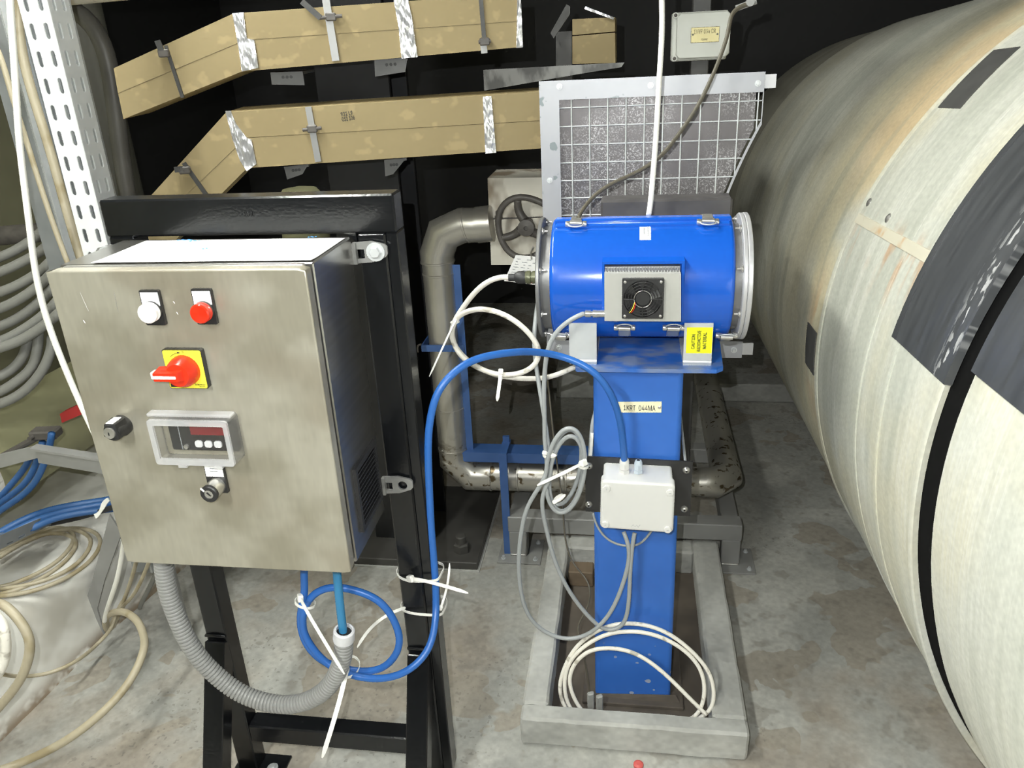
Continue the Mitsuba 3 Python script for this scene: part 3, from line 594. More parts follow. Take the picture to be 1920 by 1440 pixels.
# connectors
cp = at(1131, 588, 1.455); cp0 = at(1092, 588, 1.455)
co = put(drum, 'connector', cat(lathe([(0, 0), (.0068, 0), (.0068, .014), (.0072, .0145), (.0072, .022), (.005, .0225), (.005, .026), (.0066, .0265), (.0066, .036), (.005, .038), (0, .038)], (hx0, 1.455, cp[2]), (-1, 0, 0), 24)), 'bright_steel', 35, label='bright steel plug on the fan unit')
LC = O + V(-.184, -.045, .0)
lc = at(1000, 520, 1.555); LCX = V(-.184, 1.555, lc[2])
put(drum, 'cable_plug', cat(lathe([(0, 0), (.0128, 0), (.0128, .014), (.0105, .0145), (.0105, .017), (.013, .0175), (.0135, .019), (.0135, .025), (.012, .0265), (.012, .028), (0, .028)], LCX, (-1, 0, 0), 28)), 'olive', 35, label='olive plug on the left end')
put(drum, 'plug_boot', lathe([(0, .028), (.012, .028), (.0132, .033), (.0128, .044), (.0085, .050), (.0075, .051), (.0075, .063), (0, .063)], LCX, (-1, 0, 0), 28), 'rubber_black', 35)
# feet
FT = Plane((0, 1.492, 0))
for i, pix in enumerate((((1066.5, 606), (1118.5, 606), (1118.5, 675.5), (1068, 675.5)), ((1283.5, 606), (1338, 606), (1337, 676), (1283, 675)))):
    q = [FT.uv(*p) for p in pix]; x0, x1 = q[0][0], q[1][0]; z0 = .886
    front = FT.prism([(x0, z0), (x1, z0), (x1, q[0][1]), (x0, q[0][1])], 0, .004)
    put(drum, 'saddle_foot', cat(front, rbox((x0, 1.496, z0), (x1, 1.69, z0 + .005)), rbox((x0, 1.69, z0), (x1, 1.694, .99)), rbox((x0 + .012, 1.53, z0 + .005), (x1 - .012, 1.67, DZ - DR + .012))), 'zinc', label='bent zinc bracket foot' + (' with a yellow caution sticker' if i else ''))
    put(drum, 'foot_rim', cyl((x0, 1.496, z0 + .006), (x1, 1.496, z0 + .006), .006, 16), 'zinc', 30)
    if i:
        sq = [FT.uv(*p) for p in ((1286.5, 613), (1336.5, 613), (1334.5, 662.5), (1286, 662))]
        ck = put(drum, 'caution_sticker', FT.prism([(sq[3][0], sq[3][1]), (sq[2][0] - .0005, sq[3][1]), (sq[2][0] - .0005, sq[0][1] - .001), (sq[3][0], sq[0][1] - .001)], -.0006, -.0001), 'yellow_sticker', label='yellow sticker reading CAUTION RADIOACTIVE MATERIAL')
        cx = (sq[0][0] + sq[1][0]) / 2; cz = (sq[0][1] + sq[2][1]) / 2
        for j, (w_, L_, dz) in enumerate((('CAUTION', .030, -.003), ('RADIOACTIVE', .043, -.0015), ('MATERIAL', .034, -.001))):
            put(ck, 'lettering', FT.text(w_, .0062, cx + (-.0105 + j * .0108), cz + dz, -.0007, math.pi / 2, bold=True, fit=L_), 'ink')

# ------------------------------------------------------------------ control cabinet and its stand
CX0, CX1, CY, CZ0, CZ1, CB = -.829, -.438, 1.003, .7155, 1.2165, 1.193
DOOR = Plane((0, CY, 0)); cab = thing('control_cabinet', 'brushed stainless steel control cabinet on the black stand', 'electrical cabinet')
body = rbox((CX0 + .001, 1.0325, CZ0 + .001), (CX1, CB, CZ1 + .001), .002)
put(cab, 'body', body, 'cabinet_side')
put(cab, 'gasket_neck', rbox((CX0 + .010, 1.018, CZ0 + .010), (CX1 - .010, 1.034, CZ1 - .010)), 'rubber_black')
dq = [(CX0 - .001, CZ0), (CX1, CZ0), (CX1, CZ1), (CX0 - .001, CZ1)]
door = put(cab, 'door', bevel_slab(DOOR, Polygon(dq).buffer(-.004).buffer(.004, quad_segs=6), 0, .019, .003), 'brushed_steel', 35)
put(cab, 'top_flange', rbox((CX0 + .012, 1.024, CZ1 - .004), (CX1 - .012, 1.034, CZ1 + .0005), .001), 'bright_steel')
def label_holder(parent, cx, top, w=.030, h=.052):   # black holder with white field above the lamp or lock
    put(parent, 'holder', DOOR.prism(rounded([(cx - w / 2, top - h), (cx + w / 2, top - h), (cx + w / 2, top), (cx - w / 2, top)], .002), -.0055, 0), 'satin_black')
    put(parent, 'name_field', DOOR.prism([(cx - w / 2 + .0015, top - .0225), (cx + w / 2 - .0015, top - .0225), (cx + w / 2 - .0015, top - .003), (cx - w / 2 + .0015, top - .003)], -.0064, -.005), 'paper', label='white name field')
for q, lensq, m, nm in (((279, 541), (279, 587), 'white_lens', 'white'), ((375.5, 538.5), (377, 587), 'red_lens', 'red')):
    x, z = DOOR.uv(*q); lx, lz = Plane((0, CY - .016, 0)).uv(*lensq)
    lamp = put(cab, 'indicator_lamp', lathe([(0, 0), (.0146, 0), (.0146, .005), (.0138, .008), (0, .008)], (lx, CY - .004, lz), (0, -1, 0), 32), 'satin_black', 30, label=nm + ' indicator lamp in a black holder')
    put(lamp, 'lens', lathe([(0, .006), (.0143, .006), (.0143, .011), (.0136, .0115), (.0136, .013), (.0142, .0135), (.0142, .0185), (.0125, .0205), (0, .0215)], (lx, CY - .002, lz), (0, -1, 0), 40), m, 35, label=nm + ' lens')
    label_holder(lamp, lx, z - .001)
# isolator
qy = [DOOR.uv(*q) for q in ((308.5, 653), (384, 650.5), (397, 723), (323.5, 724))]
ix, iz = np.mean(qy, 0); iw = .0305
iso = put(cab, 'isolator_switch', DOOR.prism(rounded([(ix - iw, iz - iw), (ix + iw, iz - iw), (ix + iw, iz + iw), (ix - iw, iz + iw)], .003), -.009, 0), 'satin_black', label='yellow isolator plate with red turning handle')
put(iso, 'plate', DOOR.prism(rounded([(ix - iw + .001, iz - iw + .001), (ix + iw - .001, iz - iw + .001), (ix + iw - .001, iz + iw - .001), (ix - iw + .001, iz + iw - .001)], .003), -.0100, -.0089), 'yellow_plate', label='yellow switch plate')
put(iso, 'knob', cat(lathe([(0, .010), (.0235, .010), (.0232, .016), (.0215, .024), (.017, .032), (0, .033)], (ix, CY, iz - .001), (0, -1, 0), 48)), 'red_plastic', 35, label='red turning knob')
grip = trimesh.convex.convex_hull(np.array([(ix + dx, CY - dy, iz + dz) for dx, dy, dz in
    ((.017, .014, -.010), (.017, .014, .010), (.006, .042, -.0066), (.006, .042, .0066), (-.031, .042, -.0060), (-.031, .042, .0060), (-.034, .018, -.0075), (-.034, .018, .0075))]))
put(iso, 'grip', grip, 'red_plastic', label='red bar grip pointing left')
put(iso, 'pointer', DOOR.prism(rounded([(ix - .0315, iz - .0022), (ix + .004, iz - .0022), (ix + .004, iz + .0022), (ix - .0315, iz + .0022)], .0015), -.0427, -.0415), 'paper', label='white pointer stripe')
put(iso, 'grip_tip', rbox((ix - .0385, CY - .038, iz - .006), (ix - .0322, CY - .024, iz + .006), .002), 'white_lens')
put(iso, 'grip_slot', rbox((ix - .022, CY - .034, iz + .0063), (ix - .002, CY - .030, iz + .0078)), 'red_lens')
arc = [DOOR.pt(ix - .001 + .0262 * math.cos(t), iz + .0262 * math.sin(t), -.0102) for t in np.linspace(2.3, 1.72, 12)]
put(iso, 'arrow', cat(tube(np.array(arc), .0004, 5), DOOR.prism([(ix - .006, iz + .0245), (ix - .0015, iz + .0258), (ix - .006, iz + .0278)], -.0104, -.0099)), 'ink')
put(iso, 'lettering', cat(DOOR.text('0', .0035, ix + .003, iz + .0272, -.0101, depth=.0003), DOOR.text('Schneider', .0026, ix + .0195, iz - .0235, -.0101, depth=.0003), DOOR.text('Electric', .0020, ix + .0225, iz - .0268, -.0101, depth=.0003)), 'ink')
put(iso, 'rating_plate', DOOR.prism([(ix - .0275, iz - .028), (ix - .010, iz - .028), (ix - .010, iz - .0225), (ix - .0275, iz - .0225)], -.0105, -.0099), 'ink')
# display behind a clear hinged cover
dv = [DOOR.uv(*q) for q in ((291, 772), (449, 766), (464, 858), (309, 864))]
mx0, mx1 = (dv[0][0] + dv[3][0]) / 2 + .006, (dv[1][0] + dv[2][0]) / 2 - .004; mz0, mz1 = (dv[2][1] + dv[3][1]) / 2 + .006, (dv[0][1] + dv[1][1]) / 2 - .001
disp = put(cab, 'display_cover', DOOR.prism(rounded([(mx0, mz0), (mx1, mz0), (mx1, mz1), (mx0, mz1)], .006).difference(rounded([(mx0 + .0025, mz0 + .0025), (mx1 - .0025, mz0 + .0025), (mx1 - .0025, mz1 - .0025), (mx0 + .0025, mz1 - .0025)], .004)), -.030, 0), 'clear_wall', label='clear plastic hinged cover over a small display')
pane = trimesh.Trimesh([DOOR.pt(a, b, -.0285) for a, b in ((mx0 + .002, mz0 + .002), (mx1 - .002, mz0 + .002), (mx1 - .002, mz1 - .002), (mx0 + .002, mz1 - .002))], [[0, 1, 2], [0, 2, 3]], process=False)
put(disp, 'pane', pane, 'clear_cover')
put(disp, 'front_rim', DOOR.prism(rounded([(mx0 + .001, mz0 + .001), (mx1 - .001, mz0 + .001), (mx1 - .001, mz1 - .001), (mx0 + .001, mz1 - .001)], .005).difference(rounded([(mx0 + .009, mz0 + .011), (mx1 - .008, mz0 + .011), (mx1 - .008, mz1 - .010), (mx0 + .009, mz1 - .010)], .002)), -.0335, -.029), 'clear_solid')
put(disp, 'hinge_bar', rbox((mx0 - .004, CY - .024, mz1 - .001), (mx1 + .002, CY - .008, mz1 + .005), .002), 'clear_solid')
for xx in (.33, .78): put(disp, 'catch', rbox((mx0 + (mx1 - mx0) * xx - .007, CY - .034, mz0 - .004), (mx0 + (mx1 - mx0) * xx + .007, CY - .022, mz0 + .001), .001), 'clear_solid')
mt = put(cab, 'panel_meter', DOOR.prism(rounded([(mx0 + .017, mz0 + .014), (mx1 - .004, mz0 + .014), (mx1 - .004, mz1 - .012), (mx0 + .017, mz1 - .012)], .002), -.008, 0), 'satin_black', label='black panel meter with red window')
put(mt, 'red_window', DOOR.prism([(mx0 + .052, mz1 - .036), (mx1 - .014, mz1 - .036), (mx1 - .014, mz1 - .016), (mx0 + .052, mz1 - .016)], -.0088, -.0078), 'red_screen', label='dark red display window')
for i in range(3): put(mt, 'button', DOOR.prism(rounded([(mx0 + .056 + .0155 * i, mz0 + .020), (mx0 + .068 + .0155 * i, mz0 + .020), (mx0 + .068 + .0155 * i, mz0 + .031), (mx0 + .056 + .0155 * i, mz0 + .031)], .004), -.0105, -.0078), 'collar_grey', label='pale round button')
put(mt, 'knob', lathe([(0, 0), (.004, 0), (.0035, .003), (0, .0035)], DOOR.pt(mx0 + .040, mz0 + .020, -.008), (0, -1, 0), 14), 'bright_steel', 30)
put(mt, 'meter_divider', DOOR.prism([(mx0 + .0325, mz0 + .015), (mx0 + .0335, mz0 + .015), (mx0 + .0335, mz1 - .013), (mx0 + .0325, mz1 - .013)], -.0086, -.0078), 'ink_grey')
# quarter turn latch on the left, key switch below the display
lb = at(232, 794, CY); lt = at(203, 814, CY - .032)
dl = put(cab, 'door_latch', lathe([(0, 0), (.0165, 0), (.0165, .006), (.0145, .009), (.0145, .026), (.0125, .029), (0, .029)], (lb[0] - .002, CY, lb[2] - .002), (0, -1, 0), 32), 'satin_black', 35, label='black door latch with key cylinder')
put(dl, 'latch_lever', trimesh.convex.convex_hull(np.array([(lb[0] + dx, CY - dy, lb[2] + dz) for dx, dy, dz in ((-.011, .008, .014), (.011, .008, .014), (-.009, .031, .013), (.009, .031, .013), (-.014, .008, -.010), (.012, .008, -.012), (-.013, .033, -.006), (.010, .033, -.010), (-.002, .033, .012))])), 'satin_black')
put(dl, 'latch_label', obox((lb[0] - .001, CY - .019, lb[2] + .0142), (V(1, 0, 0), V(0, 1, 0), V(0, 0, 1)), (.006, .011, .0006)), 'paper', label='white sticker on the lever')
put(dl, 'lock_cylinder', lathe([(0, 0), (.0092, 0), (.0088, .0025), (0, .003)], (lb[0] - .002, CY - .0325, lb[2]), (0, -1, 0), 24), 'bright_steel', 35)
put(dl, 'keyhole', rbox((lb[0] - .0028, CY - .0362, lb[2] - .003), (lb[0] - .0012, CY - .035, lb[2] + .002)), 'ink')
kb = DOOR.uv(404, 866); kx = kb[0] - .002
ks = put(cab, 'key_switch', lathe([(0, 0), (.0135, 0), (.0135, .020), (.0128, .0215), (.0128, .026), (0, .026)], (kx, CY - .004, kb[1] - .0385), (0, -1, 0), 32), 'bright_steel', 35, label='chrome key switch under the display')
label_holder(ks, kx, kb[1], .032, .052)
put(ks, 'switch_ring', lathe([(.0075, .024), (.0140, .024), (.0140, .0285), (.0125, .030), (.0075, .030), (.0075, .024)], (kx, CY - .004, kb[1] - .0385), (0, -1, 0), 32), 'satin_black', 35)
put(ks, 'key_core', cyl((kx, CY - .028, kb[1] - .0385), (kx, CY - .0325, kb[1] - .0385), .0075, 24), 'bright_steel', 30)
put(ks, 'keyhole', obox((kx, CY - .0327, kb[1] - .0385), ((.7, 0, -.7), (0, 1, 0), (.7, 0, .7)), (.004, .0006, .0012)), 'ink')
put(ks, 'pointer', obox((kx - .0080, CY - .0342, kb[1] - .0300), ((.7, 0, -.7), (0, 1, 0), (.7, 0, .7)), (.0038, .0006, .0014)), 'paper')
put(ks, 'print_line', cat(*[DOOR.prism([(kx - .006, kb[1] - .009 - .005 * j), (kx + .006, kb[1] - .009 - .005 * j), (kx + .006, kb[1] - .0075 - .005 * j), (kx - .006, kb[1] - .0075 - .005 * j)], -.0067, -.0063) for j in range(2)]), 'ink_grey')
# filter grille on the right side
SV = [(1.068, .868), (1.174, .868), (1.174, .754), (1.068, .754)]
gr = put(cab, 'vent_grille', cat(rbox((CX1, 1.066, .752), (CX1 + .006, 1.074, .870)), rbox((CX1, 1.168, .752), (CX1 + .006, 1.176, .870)), rbox((CX1, 1.066, .752), (CX1 + .006, 1.176, .761)), rbox((CX1, 1.066, .861), (CX1 + .006, 1.176, .870)), rbox((CX1 - .001, 1.066, .752), (CX1 + .0015, 1.176, .870))), 'rubber_black', label='black ventilation grille')
for i in range(11): put(gr, 'slat', obox((CX1 + .0035, 1.121, .768 + .0086 * i), ((.8, 0, .6), (0, 1, 0), (-.6, 0, .8)), (.0035, .047, .0008)), 'rubber_black')
# wall lugs
def lug(xc, zc, sgn, bolt):
    q = [(0, -.017), (.030, -.015), (.052, -.007), (.056, -.002), (.056, .010), (.052, .014), (.030, .019), (0, .017)]
    P_ = Plane((xc, CB + .004, zc)); pol = Polygon([(sgn * a, b) for a, b in q]).difference(sbox(*sorted((sgn * .006, sgn * .018)) [:1], -.009, sorted((sgn * .006, sgn * .018))[1], .006))
    if not bolt: pol = pol.difference(Point(sgn * .037, .001).buffer(.0085))
    k = put(cab, 'mounting_lug', cat(P_.prism(pol, 0, .004), P_.prism([(0, -.017), (sgn * .006, -.017), (sgn * .006, .017), (0, .017)], -.006, .0)), 'strap_steel', label='zinc plated wall lug')
    if bolt: put(k, 'bolt', hexbolt(P_.pt(sgn * .037, .002, -.001), (0, -1, 0), .0098, .008), 'zinc', 30)
lug(CX1, 1.190, 1, True); lug(CX1, .765, 1, False); lug(CX0, 1.190, -1, True); lug(CX0, .765, -1, False)
for px_, yy, m in ((303, 1.10, 'conduit_grey'), (571, 1.12, 'satin_black'), (631, 1.09, 'satin_black')):
    a = at(px_, 1066, yy); put(cab, 'cable_gland', cyl((a[0], yy, CZ0 + .002), (a[0], yy, CZ0 - .012), .017 if yy == 1.10 else .011, 20), m, 30)
for q in (((150, 548), (166, 583)), ((214, 548), (222, 586)), ((156, 600), (160, 606)), ((325, 565), (328, 569)), ((331, 585), (334, 590))):
    a, b = [V(*DOOR.uv(*p)) for p in q]; put(door, 'scratch', cyl(DOOR.pt(*a, -.0001), DOOR.pt(*b, -.0001), .0003, 5), 'bright_steel')

# printed sheet in a plastic sleeve lying on the cabinet
zt = CZ1 + .0012
def sheet(x0, x1, y0, y1, z, curl, th=.0006, n=24):
    X, Y = np.meshgrid(np.linspace(x0, x1, n), np.linspace(y0, y1, n), indexing='ij')
    Z = z + curl * (meshkit.fbm(np.stack([X * 9, Y * 14, 0 * X], -1), 3)) * .6 + curl * np.clip((Y - y0) / (y1 - y0) * -4 + .6, 0, 1)
    v = np.vstack([np.stack([X, Y, Z], -1).reshape(-1, 3), np.stack([X, Y, Z + th], -1).reshape(-1, 3)]); N = n * n; f = []
    for i in range(n - 1):
        for j in range(n - 1):
            a, b, c, d = i * n + j, (i + 1) * n + j, (i + 1) * n + j + 1, i * n + j + 1
            f += [[a, c, b], [a, d, c], [a + N, b + N, c + N], [a + N, c + N, d + N]]
    e = [i * n for i in range(n)] + [(n - 1) * n + j for j in range(1, n)] + [i * n + n - 1 for i in range(n - 2, -1, -1)] + [j for j in range(n - 2, 0, -1)]
    for k in range(len(e)):
        a, b = e[k], e[(k + 1) % len(e)]; f += [[a, b, b + N], [a, b + N, a + N]]
    return trimesh.Trimesh(v, f, process=False)
doc = thing('paper_sheet', 'white printed paper in a clear sleeve lying on top of the steel cabinet', 'paper')
put(doc, 'paper', sheet(CX0 + .050, CX1 - .004, 1.036, CB - .014, zt, .002), 'paper', True)
for x0, y0, w_, n_ in ((-.715, 1.168, .012, 5), (-.690, 1.160, .010, 4), (-.500, 1.176, .008, 4), (-.640, 1.105, .010, 2)):
    put(doc, 'print_mark', cat(*[obox((x0 + j * w_ * .45, y0 + .003 * (j % 2), zt + .0040), ((1, .2, 0), (-.2, 1, 0), (0, 0, 1)), (w_ * .16, .0016, .0003)) for j in range(n_)]), 'ink_blue')

# black stand
std = thing('cabinet_stand', 'glossy black painted steel frame stand carrying the steel cabinet', 'stand')
SY0, SY1 = 1.2, 1.25
SY0 = 1.206
PX = (-.862, -.386); PW = .044
outer = Polygon([(-.866, .60), (-.366, .60), (-.366, 1.280), (-.866, 1.280)])
inner = Polygon([(-.820, .5), (-.4285, .5), (-.4285, 1.218), (-.820, 1.218)]).buffer(-.010).buffer(.010, quad_segs=8)
SP = Plane((0, SY0, 0))
put(std, 'top_bar', rbox((-.866, SY0, 1.2195), (-.366, SY1, 1.2805), .003), 'gloss_black')
tri = Polygon([(-.434, 1.222), (-.434, 1.180), (-.470, 1.222)]).difference(Point(-.462, 1.194).buffer(.0275, quad_segs=16))
put(std, 'corner_fillet', SP.prism(tri, .002, SY1 - SY0 - .002), 'gloss_black')
for x0, x1 in ((-.864, -.818), (-.432, -.386)):
    up = put(std, 'upright', rbox((x0, SY0, .006), (x1, SY1, 1.2195), .003), 'gloss_black')
    put(up, 'foot_plate', rbox((x0 - .012, SY0 - .03, 0), (x1 + .060, SY1 + .006, .006), .001), 'gloss_black')
    put(up, 'foot_bolt', hexbolt((x1 + .030, SY0 + .012, .006), (0, 0, 1), .008, .008), 'zinc', 30)
    a, b = V((x0 + x1) / 2, SY0 + .008, .372), V((x0 + x1) / 2, 1.052, .004)
    br = put(std, 'brace_leg', obox((a + b) / 2, (V(1, 0, 0), b - a, np.cross((1, 0, 0), b - a)), ((x1 - x0) / 2 - .001, np.linalg.norm(b - a) / 2, .020), .002), 'gloss_black')
    put(br, 'foot_plate', rbox((x0 - .004, 1.01, 0), (x1 + .004, 1.10, .006), .001), 'gloss_black')
    put(br, 'weld_bead', tube(spline([(x0 + .001, SY0 - .001, .388), ((x0 + x1) / 2, SY0 - .0035, .390), (x1 - .001, SY0 - .001, .388)], 20), .0035, 8), 'gloss_black', True)
put(std, 'upright_back', rbox((-.386, SY0 + .002, .05), (-.366, SY1, 1.2195), .002), 'gloss_black')
put(std, 'cross_bar', rbox((-.818, SY0 + .001, .094), (-.432, SY1, .140), .003), 'gloss_black')
a, b = SP.uv(460, 401); put(std, 'stamped_number', SP.text('3001', .0085, a, b, -.0003, depth=.0008), 'gloss_black', label='stamped number 3001')

# ------------------------------------------------------------------ mesh guard behind the drum
GP = Plane((0, 1.86, 0)); gd = thing('mesh_guard', 'grey sheet frame guard with wire mesh behind the blue drum', 'guard')
qq = TC + TA * ((1.86 - 1.5) / TA[1]); AC = (qq[0], qq[2])
gx0, gx1, gz0, gz1 = -.207, .275, .760, 1.4085
arc_cut = Point(*AC).buffer(1.098, quad_segs=120)
outer = sbox(gx0, gz0, gx1, gz1).difference(arc_cut).union(sbox(gx0, gz0, .268, gz0 + .042))
# right rim follows the cylinder
win = sbox(gx0 + .044, gz0 + .042, gx1 - .002, gz1 - .0405).difference(Point(*AC).buffer(1.103, quad_segs=120))
put(gd, 'frame', GP.prism(outer.difference(win), 0, .003), 'scratched_sheet', label='flat grey frame sheet with rubbed marks')
nx = 12; x_first = GP.uv(1071, 200)[0]; pitch = (GP.uv(1350, 195)[0] - GP.uv(1071, 200)[0]) / 8
def wire(p, q): return cyl(p, q, .0017, 8)
wz0, wz1, wx0, wx1 = gz0 + .036, gz1 - .036, gx0 + .040, gx1 - .002
for i in range(11):
    x = x_first + pitch * i
    if x > wx1: break
    d2 = 1.1 ** 2 - (x - AC[0]) ** 2; zlow = wz0 if d2 < 0 else max(wz0, AC[1] + math.sqrt(d2)) + .002
    put(gd, 'mesh_wire', wire(GP.pt(x, zlow, .0048), GP.pt(x, wz1, .0048)), 'zinc', True)
z_first = GP.uv(1060, 203)[1]
for i in range(16):
    z = z_first - pitch * .99 * i
    if z < wz0: break
    d2 = 1.1 ** 2 - (z - AC[1]) ** 2; xr = min(wx1, AC[0] - math.sqrt(max(d2, 0)) - .002)
    put(gd, 'mesh_wire', wire(GP.pt(wx0, z, .0082), GP.pt(xr, z, .0082)), 'zinc', True)
for q in ((1049, 162), (1220, 160), (1421, 156), (1031, 338)):
    put(gd, 'bolt', hexbolt(GP.pt(*GP.uv(*q), -.0005), (0, -1, 0), .0042, .004), 'zinc', 30)
for q in ((1048, 651), (1376, 656)): put(gd, 'bolt', hexbolt(GP.pt(*GP.uv(*q), -.0005), (0, -1, 0), .0048, .005), 'zinc', 30)
put(gd, 'rail', GP.prism([(gx0, gz1 - .034), (.300, gz1 - .034), (.300, gz1 - .006), (gx0, gz1 - .006)], .011, .016), 'aluminium', label='flat bar rail behind the top of the frame')
put(gd, 'rail', GP.prism([(gx0, gz0 + .004), (.295, gz0 + .004), (.295, gz0 + .034), (gx0, gz0 + .034)], .011, .016), 'aluminium', label='flat bar rail behind the bottom of the frame')
put(gd, 'post', rbox((.0, 1.8985, 0), (.03, 1.925, gz1 - .04), .002), 'rack_steel', label='dark steel post behind the sheet')
fo = sbox(gx0 + .03, gz0 + .02, gx1 - .012, gz1 - .02).difference(Point(*AC).buffer(1.104, quad_segs=120))
one('foil_panel', GP.prism(fo, .028, .036), 'embossed_foil', 'glittering embossed foil sheet behind the wire mesh', 'insulation panel')
bm = [at(1128, 366, 1.80), at(1370, 364, 1.80)]
one('steel_block', rbox((bm[0][0], 1.752, 1.085), (bm[1][0], 1.815, 1.1655), .005), 'soot_steel', 'sooty dark steel block lying behind the drum in front of the mesh', 'steel block')
scene['steel_block_bracket'] = mikit.ply(rbox((bm[0][0] + .05, 1.745, .886), (bm[1][0] - .05, 1.80, 1.086)), 'soot_steel')
labels['steel_block_bracket'] = {'label': 'dark bracket carrying the steel block behind the drum', 'category': 'bracket'}
put(ped, 'rear_shelf', rbox((bm[0][0] + .03, 1.70, .878), (bm[1][0] - .03, 1.82, .886)), 'plate_blue')

# ------------------------------------------------------------------ white box above the guard
WB = Plane((0, 2.10, 0)); wb = thing('terminal_box', 'pale grey terminal box with yellowed tag above the mesh guard', 'junction box')
w4 = [WB.uv(*q) for q in ((1270, 24), (1372, 20), (1371, 106), (1268, 110))]
wx0, wx1, wz0, wz1 = w4[0][0], w4[1][0], w4[2][1], w4[1][1]
put(wb, 'box_body', rbox((wx0 - .010, 2.128, wz0 - .006), (wx1 - .004, 2.18, wz1 + .003), .003), 'box_grey')
cl = .008
put(wb, 'lid', bevel_slab(WB, Polygon([(wx0 + cl, wz0), (wx1 - cl, wz0), (wx1, wz0 + cl), (wx1, wz1 - cl), (wx1 - cl, wz1), (wx0 + cl, wz1), (wx0, wz1 - cl), (wx0, wz0 + cl)]), 0, .028, .003), 'box_grey', 30)
for x, z in ((wx0 - .003, wz0 + .001), (wx0 - .003, wz1 - .003)):
    put(wb, 'corner_ear', cyl((x, 2.112, z), (x, 2.13, z), .0065, 16), 'box_grey', 30); put(wb, 'ear_screw', screw((x, 2.112, z), (0, -1, 0), .004, .002), 'iron', 30)
t4 = [WB.uv(*q) for q in ((1296.5, 51), (1350, 50), (1347, 79), (1294.5, 80))]
tx, tz = np.mean(t4, 0); tw, th_ = .5 * (t4[1][0] - t4[0][0]), .5 * (t4[0][1] - t4[3][1])
put(wb, 'tag_edge', WB.prism([(tx - tw, tz - th_), (tx + tw, tz - th_), (tx + tw, tz + th_), (tx - tw, tz + th_)], -.0012, -.0001), 'ink_brown')
k = put(wb, 'tag', WB.prism([(tx - tw + .0008, tz - th_ + .0008), (tx + tw - .0008, tz - th_ + .0008), (tx + tw - .0008, tz + th_ - .0008), (tx - tw + .0008, tz + th_ - .0008)], -.0018, -.0005), 'yellowed_plate', label='yellowed tag reading 1VVP 034 CR')
put(k, 'lettering', cat(WB.text('1VVP 034 CR', .0098, tx - .001, tz + .0075, -.0019, fit=.050), WB.text('TUCAT', .0042, tx - .001, tz - .0105, -.0019, bold=True, fit=.015)), 'ink_brown')
for q in ((1299, 65), (1345, 64)): a, b = WB.uv(*q); put(k, 'tag_screw', screw(WB.pt(a, b, -.0018), (0, -1, 0), .0022, .001), 'iron', 30)
put(wb, 'strut', rbox(((wx0 + wx1) / 2 - .022, 2.18, .0), ((wx0 + wx1) / 2 + .022, 2.215, 1.75), .002), 'rack_steel', label='dark steel strut carrying the box')

# ------------------------------------------------------------------ board clad cable ducts
DP = Plane((-.87, 1.75, 0), .26)
def on(P, L): return [P.uv(*q) for q in L]
def lerp(a, b, t): return tuple(np.asarray(a) * (1 - t) + np.asarray(b) * t)
def duct(name, label, group, TLp, MLp, BLp, TRp, MRp, BRp, diag, depth, bevels):
    t = thing(name, label, 'cable duct', group); P = DP
    tl, ml, bl, tr, mr, br = on(P, (TLp, MLp, BLp, TRp, MRp, BRp)); dt, dm, db = on(P, diag)
    for (a, b, c, d), dd in (((tl, tr, mr, ml), 0), ((ml, mr, br, bl), .0012)):
        put(t, 'board', P.prism([a, b, lerp(c, b, .012), lerp(d, a, .012)], dd, depth), 'board')
    for (a, b, c, d), dd in (((tl, dt, dm, ml), .0006), ((ml, dm, db, bl), .0018)):
        put(t, 'sloping_board', P.prism([a, b, lerp(c, b, .012), lerp(d, a, .012)], dd, depth), 'board')
    put(t, 'core', P.prism([lerp(tl, ml, .1), lerp(tr, mr, .1), lerp(br, mr, .1), lerp(bl, ml, .1), lerp(db, dm, .1), lerp(dt, dm, .1)], .006, depth - .002), 'board_edge')
    return t
d1 = duct('cable_duct', 'lower board clad cable duct with handwritten number, bending down at left', 'board clad ducts', (424, 210.5), (462, 258.5), (463, 316), (1075, 168), (1075, 223), (1075, 275), ((190, 470), (228, 482), (300, 480)), .20, None)
d2 = duct('cable_duct', 'upper board clad cable duct with three foil tapes near the ceiling', 'board clad ducts', (438, 25), (460, 75.5), (453, 135), (976, -13), (976, 40), (976, 89), ((213, 128), (221, 175.5), (231, 224)), .20, None)
def tape(t, pix, label='crinkled silver foil tape'):
    P = DP; q = on(P, pix); m = P.prism(q, -.0022, .003); m = m.subdivide().subdivide(); x = m.vertices
    front = ((x - P.p) @ P.n) < -.001
    m.vertices = x - P.n * (front * (.003 * meshkit.fbm(x * 55, 2) + .0))[:, None]
    put(t, 'foil_tape', m, 'foil_tape', label=label)
tape(d1, ((423, 208), (433, 208), (443, 232), (463, 258), (472, 262), (481, 307), (463, 321), (450, 300), (437, 262)))
tape(d1, ((905, 181), (921, 180), (930, 286), (910, 288)))
tape(d2, ((436, 25), (457, 23), (463, 72), (477, 75), (485, 127), (454, 134), (447, 85)))
tape(d2, ((738, 0), (765, 0), (772, 30), (783, 107), (753, 110), (747, 50)))
tape(d2, ((970, -10), (976, -10), (978, 38), (980, 89), (968, 90), (969, 35)))
